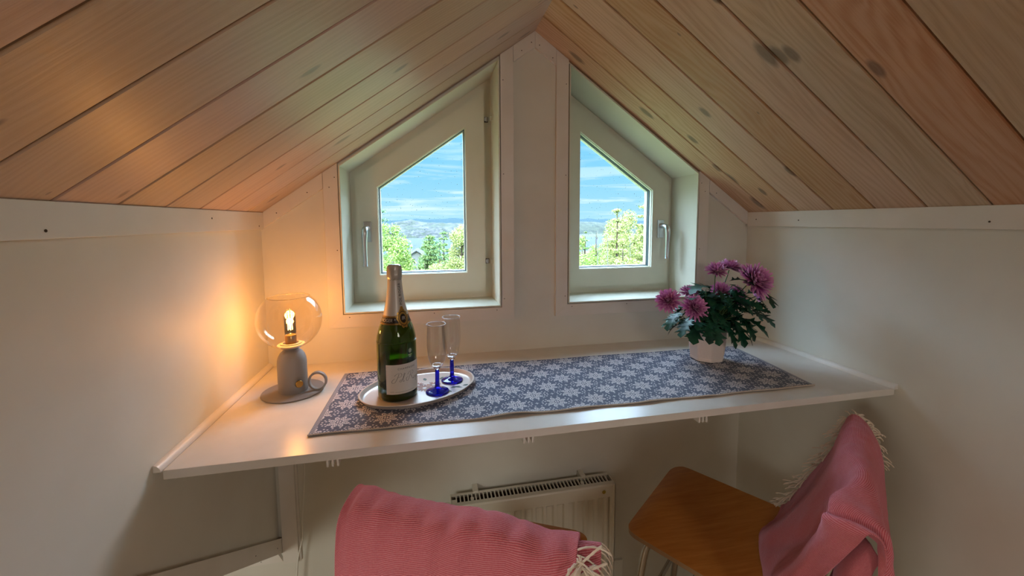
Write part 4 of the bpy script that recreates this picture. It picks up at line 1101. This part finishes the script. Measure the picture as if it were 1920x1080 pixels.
o1, g1 = drape(fr1, [st1(s) for s in sl], sl, 90, 96, fold1, 'cloth', t1)
# inner layer of the folded throw, showing past the right end
def st1b(s): return [(0, .404, .05), (0, .414, .18), (0, .424, .26), (0, .432, .305), (0, .446, .334), (0, .468, .332), (0, .484, .305), (0, .490, .25), (0, .494, .15), (0, .498, .02), (0, .500, -.14)]
sl2 = [.16, .19, .22, .238]
o1b, g1b = drape(fr1, [st1b(s) for s in sl2], sl2, 60, 12, lambda i, j: .003*math.sin(i*20+j*3), 'under_layer', t1)
rnd = random.Random(5)
fb = MB()
for i in range(40, 91, 1):
    if rnd.random() < .5: continue
    p = g1[-1][i]; lo = i > 62
    base_d = Vector((.5, -.35, .1)) if not lo else Vector((rnd.uniform(-.6, .5), -.4, -.9))
    strand(fb, p, base_d+Vector((rnd.uniform(-.3, .3), rnd.uniform(-.3, .3), rnd.uniform(-.3, .5))), rnd.uniform(.035, .060), .0014, rnd, 1.2, .55)
for k_ in range(4):
    p = g1[-1][46+k_*3]; strand(fb, p, Vector((.8, -.1, .9 if k_ == 0 else .45)), .050, .0018, rnd, .2, .25)
tag(fb.build('fringe', M_FRINGE, t1, smooth=True), 'cream tangled tassels', None); fb = MB()
for i in range(24, 60, 2):
    p = g1b[-1][i]; strand(fb, p, Vector((.75, .1, -.5)), rnd.uniform(.03, .05), .0011, rnd, 1.2, .3)
tag(fb.build('fringe', M_FRINGE, t1, smooth=True), 'thin cream tassels of the under layer', None); fb = MB()
for i in range(14):     # knotted bunch at the top of the fringe
    p = g1[-1][44]+Vector((rnd.uniform(-.008, .010), rnd.uniform(-.012, .004), rnd.uniform(-.016, .004))); strand(fb, p, Vector((rnd.uniform(-1, 1), rnd.uniform(-1, 0), rnd.uniform(-.6, .8))), .024, .0019, rnd, .8, 1.0)
tag(fb.build('fringe_knot', M_FRINGE, t1, smooth=True), 'knotted cream yarn at the corner', None)

# throw over the right chair
t2 = empty('rose_throw', tuple(fr2(0, .44, .33)), 'rose wool throw bunched over the right chair, its cream fringe running down towards the seat', 'throw blanket', 'rose wool throws on the chairs')
# columns: seat-side hem -> ridge -> outer hem
S_far = [(.00, .318, .006), (.00, .332, .020), (.00, .362, .085), (.00, .393, .160), (.00, .423, .240), (.00, .440, .300), (.00, .456, .330), (.00, .482, .318), (.00, .504, .275), (.00, .520, .190), (.00, .536, .080), (.00, .548, -.040), (.00, .552, -.180)]
S_m1 = [(.00, .300, .006), (.00, .318, .028), (.00, .352, .090), (.00, .388, .165), (.00, .420, .245), (.00, .438, .303), (.00, .457, .333), (.00, .485, .326), (.00, .507, .280), (.00, .521, .195), (.00, .534, .085), (.00, .546, -.040), (.00, .550, -.180)]
S_m2 = [(.00, .290, .004), (.00, .306, .034), (.00, .340, .085), (.00, .384, .160), (.00, .418, .240), (.00, .437, .300), (.00, .458, .331), (.00, .488, .322), (.00, .508, .270), (.00, .520, .185), (.00, .530, .080), (.00, .536, -.040), (.00, .540, -.180)]
S_m3 = [(-.01, .318, -.008), (-.01, .326, .024), (.00, .352, .080), (.00, .390, .150), (.00, .424, .228), (.00, .448, .288), (.00, .468, .320), (.00, .494, .308), (.00, .510, .258), (.00, .514, .175), (.00, .518, .070), (.00, .520, -.050), (.00, .520, -.180)]
S_near = [(-.02, .335, -.090), (-.02, .345, -.020), (-.02, .372, .060), (-.02, .412, .140), (-.02, .446, .205), (-.02, .470, .255), (-.02, .486, .286), (-.01, .502, .278), (-.01, .512, .235), (-.01, .510, .170), (-.01, .506, .080), (-.01, .504, -.050), (-.01, .502, -.180)]
S_e = [(a, b-.030 if .05 < c < .31 and b < .49 else b, c) for a, b, c in S_near]; S_e = [(a, min(b, .392+(c-.165)*.30) if .12 < c < .29 and b < .49 else b, c) for a, b, c in S_e]
sl = [-.212, -.186, -.11, 0.0, .10, .195]
def fold2(i, j):
    f = .005*math.sin(j*17+i*5)*(.25+abs(i-.5)*1.3) + .004*math.sin(i*13-j*9)*math.exp(-((i-.33)/.22)**2)
    # diagonal crease across the near end
    q = (i-.50)+(j-.20)*1.2; f += .014*math.exp(-(q/.05)**2)*math.exp(-(j/.40)**2) - .010*math.exp(-((q-.09)/.05)**2)*math.exp(-(j/.40)**2)
    f += .006*mn.noise(Vector((j*6, i*7, 3)))+.002*mn.noise(Vector((j*22, i*20, 9)))
    return f
o2, g2 = drape(fr2, [S_near, S_e, S_m3, S_m2, S_m1, S_far], sl, 100, 80, fold2, 'cloth', t2, .12)
# the near end of the outer side turns back on itself
H1 = [(-.205, .505, .230), (-.214, .493, .20), (-.216, .488, .10), (-.214, .486, -.02), (-.210, .486, -.18)]
H2 = [(-.200, .490, .250), (-.222, .466, .20), (-.228, .460, .10), (-.226, .458, -.02), (-.220, .458, -.18)]
H3 = [(-.170, .478, .250), (-.190, .448, .20), (-.196, .440, .10), (-.195, .436, -.02), (-.190, .436, -.18)]
H4 = [(-.120, .484, .250), (-.130, .462, .20), (-.135, .458, .10), (-.135, .456, -.02), (-.135, .456, -.18)]
rows = []; uvr = []
for j in range(31):
    v = j/30; row = []
    for i in range(41):
        a = cm1([cm1(H, i/40) for H in (H1, H2, H3, H4)], v); row.append(tuple(fr2(*a)))
    rows.append(row); uvr.append([(v*.12, i/40*.43) for i in range(41)])
mb = MB(); mb.grid(rows, None, uvr); ot = mb.build('turned_end', M_THROW, t2, smooth=True); sd = ot.modifiers.new('thick', 'SOLIDIFY'); sd.thickness = .004; sd.offset = 0
fb = MB(); far = g2[-1]; nfar = len(far)
def sdir(i):
    t = (far[min(i+1, nfar-1)]-far[max(i-1, 0)]).normalized(); return t
U_ = fr2.u.to_3d()
for i in range(0, 74):
    for rep in range(2):
        p = far[i].lerp(far[min(i+1, nfar-1)], rnd.random()); out_ = Vector((U_.x, U_.y, 0))
        sd_ = -1 if i < 50 else 1
        if i < 8: d = -fr2.n.to_3d()*1.3+out_*.35+Vector((0, 0, .15))
        else: d = out_*.30+Vector((-.85 if i < 46 else (.3 if i < 54 else .9), 0, .35 if i < 40 else .22 if i < 54 else .1))
        strand(fb, p+out_*.001, d+Vector((rnd.uniform(-.35, .35), rnd.uniform(-.35, .35), rnd.uniform(-.35, .2))), rnd.uniform(.030, .048)*(.62 if 38 < i < 56 else 1), .0015, rnd, 1.0, .30)
tag(fb.build('fringe', M_FRINGE, t2, smooth=True), 'cream twisted tassels along the edge', None)

# ------------------------------------------------------------------ outside
GZ = -9.0; LK = -24.0
_lin = lin
def lin(c, k_=.19): return tuple(v*k_ for v in _lin(c)[:3]) + (1,)
M_GRASS = textured('meadow', 'A6C460', 'D0DC88', .8, .9, .2, .05)
M_ROCKHILL, g, b = mat('rock_and_pines', 'B8BCB8', .9)
c = g.new('ShaderNodeTexCoord').outputs['Object']; x, y, z = g.sep(c)
nn = g.noise(g.comb(x, g.math('MULTIPLY', y, .3), g.math('MULTIPLY', z, 2.5)), .05, 6, .7)
n2 = g.noise(g.comb(g.math('MULTIPLY', x, 1), g.math('MULTIPLY', y, .3), g.math('MULTIPLY', z, 2)), .18, 4, .75)
n2 = g.ramp(n2, [(.38, (0,)*3), (.62, (1,)*3)]); rock = g.mix(n2, lin('7F9296', .040), lin('F4F4F0', .062)); green = g.mix(n2, lin('2F6A4A', .040), lin('A8C87E', .055))
g.l.new(g.mix(g.ramp(nn, [(.44, (0,)*3), (.52, (1,)*3)]), rock, green), b.inputs['Base Color'])
M_FOREST, g, b = mat('far_forest', '7C9F8C', .95)
c = g.new('ShaderNodeTexCoord').outputs['Object']; x, y, z = g.sep(c)
n2 = g.noise(g.comb(x, g.math('MULTIPLY', y, .3), g.math('MULTIPLY', z, 3)), .08, 5, .7)
g.l.new(g.ramp(n2, [(.35, lin('4E8468', .045)), (.65, lin('B8D0A4', .065))]), b.inputs['Base Color'])
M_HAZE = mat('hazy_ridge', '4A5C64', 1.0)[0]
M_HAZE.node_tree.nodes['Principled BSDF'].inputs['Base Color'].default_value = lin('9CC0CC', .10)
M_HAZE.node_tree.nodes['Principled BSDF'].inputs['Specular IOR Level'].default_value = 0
M_LAKE, g, b = mat('lake_water', '4C90C8', .35, spec=.08)
b.inputs['Base Color'].default_value = lin('4A8CD0', .055)
c = g.new('ShaderNodeTexCoord').outputs['Object']; g.l.new(g.bump(g.noise(c, .3, 2), .04, .1), b.inputs['Normal'])
def ground():
    mb = MB(); rows = []
    ys = [.3, 6, 12, 20, 30, 45, 65, 90, 120, 160, 210, 270, 340]
    for y in ys:
        t = min(1, max(0, (y-15)/300)); zz = GZ+(LK-1-GZ)*t
        rows.append([(x, y, zz+mn.noise(Vector((x*.03, y*.03, 0)))*1.2*(1 if y > 8 else .1)) for x in [i*14 for i in range(-12, 24)]])
    mb.grid(rows); return struct(mb.build('terrain_meadow', M_GRASS, smooth=True), 'green slope running down from the house to the lake', 'ground')
ground()
lk = MB(); lk.add([(-500, 250, LK), (900, 250, LK), (1600, 1500, LK), (-900, 1500, LK)], [(0, 1, 2, 3)]); struct(lk.build('lake', M_LAKE), 'blue lake seen far below through the windows', 'lake')
def hill(name, m, x0, x1, y0, depth, top, seed, label, base=LK-1, nx=90, rough=.25):
    mb = MB(); rows = []
    for j in range(13):
        f = j/12; y = y0+depth*f; row = []
        for i in range(nx+1):
            x = x0+(x1-x0)*i/nx; env = math.sin(PI*min(1, max(0, i/nx)))**.45
            h = top(x) if callable(top) else top
            nz_ = 1+rough*mn.fractal(Vector((x*.012, y*.012, seed)), 1.0, 2.0, 5)*1.6+rough*.35*mn.noise(Vector((x*.12, y*.12, seed)))
            row.append((x, y, base+(h-base)*math.sin(PI/2*min(1, f*1.6))*env*nz_))
        rows.append(row)
    mb.grid(rows); return struct(mb.build(name, m, smooth=True), label, 'hill')
hill('hill_rocky', M_ROCKHILL, -150, 170, 620, 160, -1.0, 2.0, 'pale rocky island hill dotted with pines across the lake, seen through the left window', rough=.18)
hill('hill_wooded', M_FOREST, 90, 560, 700, 160, -3.5, 5.0, 'low wooded shore across the lake, seen through the right window', rough=.2)
hill('hill_shore', textured('reed_shore', '7A8454', '707E4C', .05, .9, .1, .1), 120, 520, 560, 60, LK+3.0, 7.0, 'flat yellow green shore beside the lake', rough=.2)
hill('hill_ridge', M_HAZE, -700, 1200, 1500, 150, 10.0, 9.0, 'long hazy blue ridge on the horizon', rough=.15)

def _full(n, size): return int(n*3.0), size*1.0
def leaf_mat(name, c1, c2):
    lin = lambda c: tuple(v*.47 for v in _lin(c)[:3]) + (1,)
    m, g, b = mat(name, c1, .6); at = g.new('ShaderNodeAttribute', attribute_name='board').outputs['Fac']
    g.l.new(g.mix(at, lin(c1), lin(c2)), b.inputs['Base Color'])
    b.inputs['Transmission Weight'].default_value = 0
    return m
M_BIRCH = leaf_mat('birch_leaves', '9CCB4B', 'E0F590'); M_PINE = leaf_mat('pine_needles', '6C9A50', 'B9D47E'); M_YGREEN = leaf_mat('yellow_green_leaves', 'A3B84F', 'F0F0A0')
M_DGREEN = leaf_mat('dark_pine_needles', '558A66', '9CC690'); M_ORNG = leaf_mat('copper_leaves', 'B87A4E', 'DDA884')
M_BARK = textured('bark', 'A88A70', '7A6450', 6, .9, .3, .02); M_WBARK = mat('white_bark', 'E6E2D0', .8)[0]
def crown_leaves(mb, blobs, n, size, rnd, flat=0.0):
    tot = sum(b[1]**2 for b in blobs)
    for c, r, sq in blobs:
        k_ = int(n*r*r/tot)
        for _ in range(k_):
            v = Vector((rnd.gauss(0, 1), rnd.gauss(0, 1), rnd.gauss(0, 1))).normalized()*r*rnd.uniform(.45, 1.08); v.z *= sq; p = Vector(c)+v
            a = Vector((rnd.gauss(0, 1), rnd.gauss(0, 1), rnd.gauss(0, 1)*(1-flat))).normalized(); b_ = a.orthogonal().normalized(); s_ = size*rnd.uniform(.6, 1.4)
            b_ = (b_*math.cos(rnd.random()*6)+a.cross(b_)*math.sin(rnd.random()*6)); 
            mb.add([tuple(p-a*s_), tuple(p+b_*s_*.5), tuple(p+a*s_), tuple(p-b_*s_*.5)], [(0, 1, 2, 3)], None, None, rnd.random()+.001)
def tree(kind, x, y, top, hw, gz, label, m, seed, n=2600, size=.09, bark=None, cat='tree', group=None, name=None):
    n, size = _full(n, size); hw *= 1.12
    rnd = random.Random(seed); root = empty(name or kind, (x, y, gz), label, cat, group); bark = bark or M_BARK
    H = top-gz; tk = MB(); r0 = max(.05, H*.014)
    lean = rnd.uniform(-.2, .2)
    tk.tube(smooth_path([(x, y, gz-.2), (x+lean*.4, y, gz+H*.4), (x+lean*.2, y, gz+H*.75), (x, y, top-.3)], 5, 2), [r0*(1-.85*i/15) for i in range(16)], 8)
    blobs = []
    if kind == 'birch_tree':
        for i in range(34):
            f = rnd.uniform(.25, 1); wv = hw*(.35+.75*math.sin(PI*min(1, (1-f)*1.25+.12))); a = rnd.uniform(0, 2*PI); rr = wv*rnd.uniform(.2, .8)
            c = (x+rr*math.cos(a), y+rr*math.sin(a), gz+H*f-wv*.3); blobs.append((c, wv*rnd.uniform(.28, .45), 1.2)); tk.tube([(x, y, c[2]-.4), c], [r0*.3, r0*.08], 4)
    elif kind == 'pine_tree':
        nl = 13
        for i in range(nl):
            f = .30+.70*i/(nl-1); wv = hw*(1.12-f)*1.05+hw*.10
            for k_ in range(6):
                a = 2*PI*(k_+rnd.random())/6; rr = wv*rnd.uniform(.35, 1); c = (x+rr*math.cos(a), y+rr*math.sin(a), gz+H*f-.1+rr*.18)
                blobs.append((c, wv*.40+.05, .55)); tk.tube([(x, y, c[2]-rr*.2), c], [r0*.28, r0*.06], 4)
        blobs.append(((x, y, top-.15), hw*.14, 1.6))
    elif kind == 'spruce_tree':
        nl = 16
        for i in range(nl):
            f = .12+.88*i/(nl-1); wv = hw*(1.05-f)
            for k_ in range(7):
                a = 2*PI*(k_+rnd.random())/7; rr = wv*rnd.uniform(.4, 1); c = (x+rr*math.cos(a), y+rr*math.sin(a), gz+H*f-rr*.25); blobs.append((c, wv*.26+.05, .6))
                tk.tube([(x, y, gz+H*f), c], [r0*.2, r0*.05], 4)
    else:
        for i in range(16):
            a = rnd.uniform(0, 2*PI); rr = hw*rnd.uniform(0, .7); f = rnd.uniform(.35, .92); c = (x+rr*math.cos(a), y+rr*math.sin(a), gz+H*f); blobs.append((c, hw*rnd.uniform(.3, .45), .9)); tk.tube([(x, y, gz+H*.2), c], [r0*.3, r0*.1], 4)
    tk.build('trunk', bark, root, smooth=True); lv = MB(); crown_leaves(lv, blobs, n, size, rnd, .4 if kind != 'birch_tree' else 0)
    lv.build('foliage', m, root); return root
def gz_(y): return GZ+(LK-1-GZ)*min(1, max(0, (y-15)/300))-.3
tree('birch_tree', -1.50, 22, .72, 1.15, gz_(22), 'lime green birch filling the left edge of the left window view', M_BIRCH, 1, 6500, .060, M_WBARK)
tree('pine_tree', -3.05, 30, 1.30, 1.5, gz_(30), 'dark pine rising behind the lime birch in the left window', M_DGREEN, 2, 2600, .085)
tree('pine_tree', .55, 44, -1.20, 1.7, gz_(44), 'mid green pine in the middle of the left window, beside the grey roof', M_PINE, 3, 6500, .11)
tree('pine_tree', 1.95, 40, -.65, 1.3, gz_(40), 'narrow pine right of the middle in the left window', M_PINE, 4, 2600, .10)
tree('birch_tree', 2.55, 25, .10, 1.15, gz_(25), 'yellow green tree filling the right edge of the left window', M_YGREEN, 5, 6500, .055)
tree('spruce_tree', 1.35, 33, -1.45, 1.15, gz_(33), 'bushy spruce low between the roof and the yellow green tree', M_DGREEN, 16, 2500, .075)
tree('round_bush', -1.75, 36, -3.05, 1.7, gz_(36)-1, 'bright bush at the foot of the lime birch below the grey roof', M_BIRCH, 6, 3500, .075, cat='bush')
tree('round_bush', .02, 38, -3.15, .85, gz_(38)-1, 'copper coloured bush in front of the grey roofed house', M_ORNG, 7, 1800, .07, cat='bush')
tree('round_bush', 1.15, 27, -1.95, 1.3, gz_(27)-1, 'green bush along the bottom of the left window view', M_YGREEN, 8, 3200, .06, cat='bush')
tree('pine_tree', 12.05, 22, 1.15, 1.25, gz_(22), 'tall pine rising highest in the middle of the right window', M_YGREEN, 9, 4200, .065)
tree('pine_tree', 14.95, 23.8, 1.45, 1.15, gz_(24), 'tall pine at the right edge of the right window', M_YGREEN, 10, 4200, .07)
tree('birch_tree', 14.9, 27.5, .55, 1.5, gz_(27), 'broad yellow green tree between the two tall pines in the right window', M_YGREEN, 11, 6500, .060)
tree('spruce_tree', 11.55, 26, -.35, 1.35, gz_(26), 'green spruce with its tip just above the lake in the right window', M_PINE, 12, 4200, .075)
tree('birch_tree', 15.0, 32, -.30, 1.0, gz_(32), 'slim light green tree left of the tallest pine in the right window', M_BIRCH, 13, 3600, .055)
tree('round_bush', 9.15, 20.5, -.72, 1.35, gz_(20)-1, 'lime bush at the lower left corner of the right window view', M_BIRCH, 14, 4200, .055, cat='bush')
tree('round_bush', 9.9, 17, -.62, 1.15, gz_(17)-1, 'yellow bush along the bottom of the right window view', M_YGREEN, 15, 4200, .055, cat='bush')
for (kind, x, y, top, hw, lab, m, sd, n, sz) in (
    ('birch_tree', -2.6, 26, -.6, 1.3, 'lime birch at the lower left corner of the left window view', M_BIRCH, 31, 4500, .06),
    ('round_bush', -.45, 28.5, -2.5, .9, 'round green bush in front of the mid green pine', M_PINE, 32, 3000, .07),
    ('pine_tree', .95, 52, -1.7, 1.9, 'pine behind the narrow pine in the left window', M_DGREEN, 33, 3000, .12),
    ('pine_tree', -.2, 88, -3.2, 2.6, 'pine standing behind the house in the left window', M_PINE, 34, 3000, .13),
    ('birch_tree', 1.2, 62, -2.6, 2.2, 'rounded green tree right of the grey roof in the left window', M_PINE, 52, 4500, .12),
    ('birch_tree', 3.75, 33, .0, 1.7, 'yellow green tree behind the one at the right edge of the left window', M_YGREEN, 35, 4500, .08),
    ('pine_tree', 7.4, 60, -1.5, 2.4, 'pine far behind the pale pole in the left window', M_PINE, 36, 3000, .13),
    
    ('birch_tree', 12.9, 29.5, -.62, 1.25, 'light green tree low at the left of the right window view', M_BIRCH, 38, 4500, .08),
    ('birch_tree', 19.5, 36, 1.3, 2.3, 'dense yellow green tree filling the gap behind the tall pines', M_YGREEN, 39, 5500, .10),
    ('birch_tree', 18.9, 31, .3, 1.2, 'yellow green tree below the right edge of the right window', M_YGREEN, 44, 4500, .08)):
    tree(kind, x, y, top, hw, gz_(y), lab, m, sd, n, sz, cat='bush' if kind == 'round_bush' else 'tree')
for i, (x, y, top, lab) in enumerate(((9.25, 18.6, -.05, 'bare white stem nearest the left side of the right window'), (10.1, 19.2, -.25, 'bare white stem left of the tallest pine'), (11.35, 19.0, -.55, 'bare white stem crossing in front of the tallest pine'))):
    mb = MB(); gzz = gz_(y); rnd = random.Random(40+i); mb.tube(smooth_path([(x, y, gzz), (x+.1, y, gzz+4), (x+.02, y, top-1), (x, y, top)], 4, 2), [.045-.003*q for q in range(13)], 7)
    for q in range(12):
        zz = top-rnd.uniform(.1, 2.6); a = rnd.uniform(0, 6.28); l = rnd.uniform(.2, .5); mb.tube([(x, y, zz), (x+l*math.cos(a), y+l*math.sin(a), zz+l*.9)], [.010, .004], 4)
    o = mb.build('bare_sapling', M_WBARK, None, smooth=True, loc=(x, y, gzz)); tag(o, lab, 'tree', 'bare saplings outside the right window')
pl_ = MB(); pl_.tube([(2.1, 50, gz_(50)), (2.1, 50, -1.0)], .06, 8); pl_.box((1.8, 49.97, -1.4), (2.4, 50.03, -1.35)); o = pl_.build('utility_pole', M_WBARK, None, loc=(2.1, 50, gz_(50))); tag(o, 'thin pale pole between the trees in the left window', 'pole')
# house with grey roof
hx_, hy_, hz_ = -1.75, 70, -5.2; hs = empty('house', (hx_, hy_, gz_(70)), 'small white house with a grey gabled roof among the trees in the left window', 'house')
M_HW = mat('house_wall', 'D8DCD8', .8)[0]; M_HR = textured('house_roof', '8A8E90', '7C8082', 3, .8, .2, .02); M_HP = mat('dark_window', '3A4448', .2)[0]
mb = MB(); mb.prism([(hx_-1.7, hy_, gz_(70)), (hx_+1.7, hy_, gz_(70)), (hx_+1.7, hy_, hz_-.55), (hx_, hy_, hz_+.55), (hx_-1.7, hy_, hz_-.55)], (0, 7, 0)); mb.build('wall', M_HW, hs)
mb = MB()
for s_ in (-1, 1): mb.prism([(hx_, hy_-.4, hz_+.60), (hx_+s_*2.1, hy_-.4, hz_-.72), (hx_+s_*2.1, hy_-.4, hz_-.60), (hx_, hy_-.4, hz_+.74)], (0, 7.8, 0))
mb.build('roof', M_HR, hs)
for dx in (-.8, .5):
    mb = MB(); mb.box((hx_+dx, hy_-.04, hz_-1.4), (hx_+dx+.5, hy_+.02, hz_-.75)); mb.build('window', M_HP, hs)
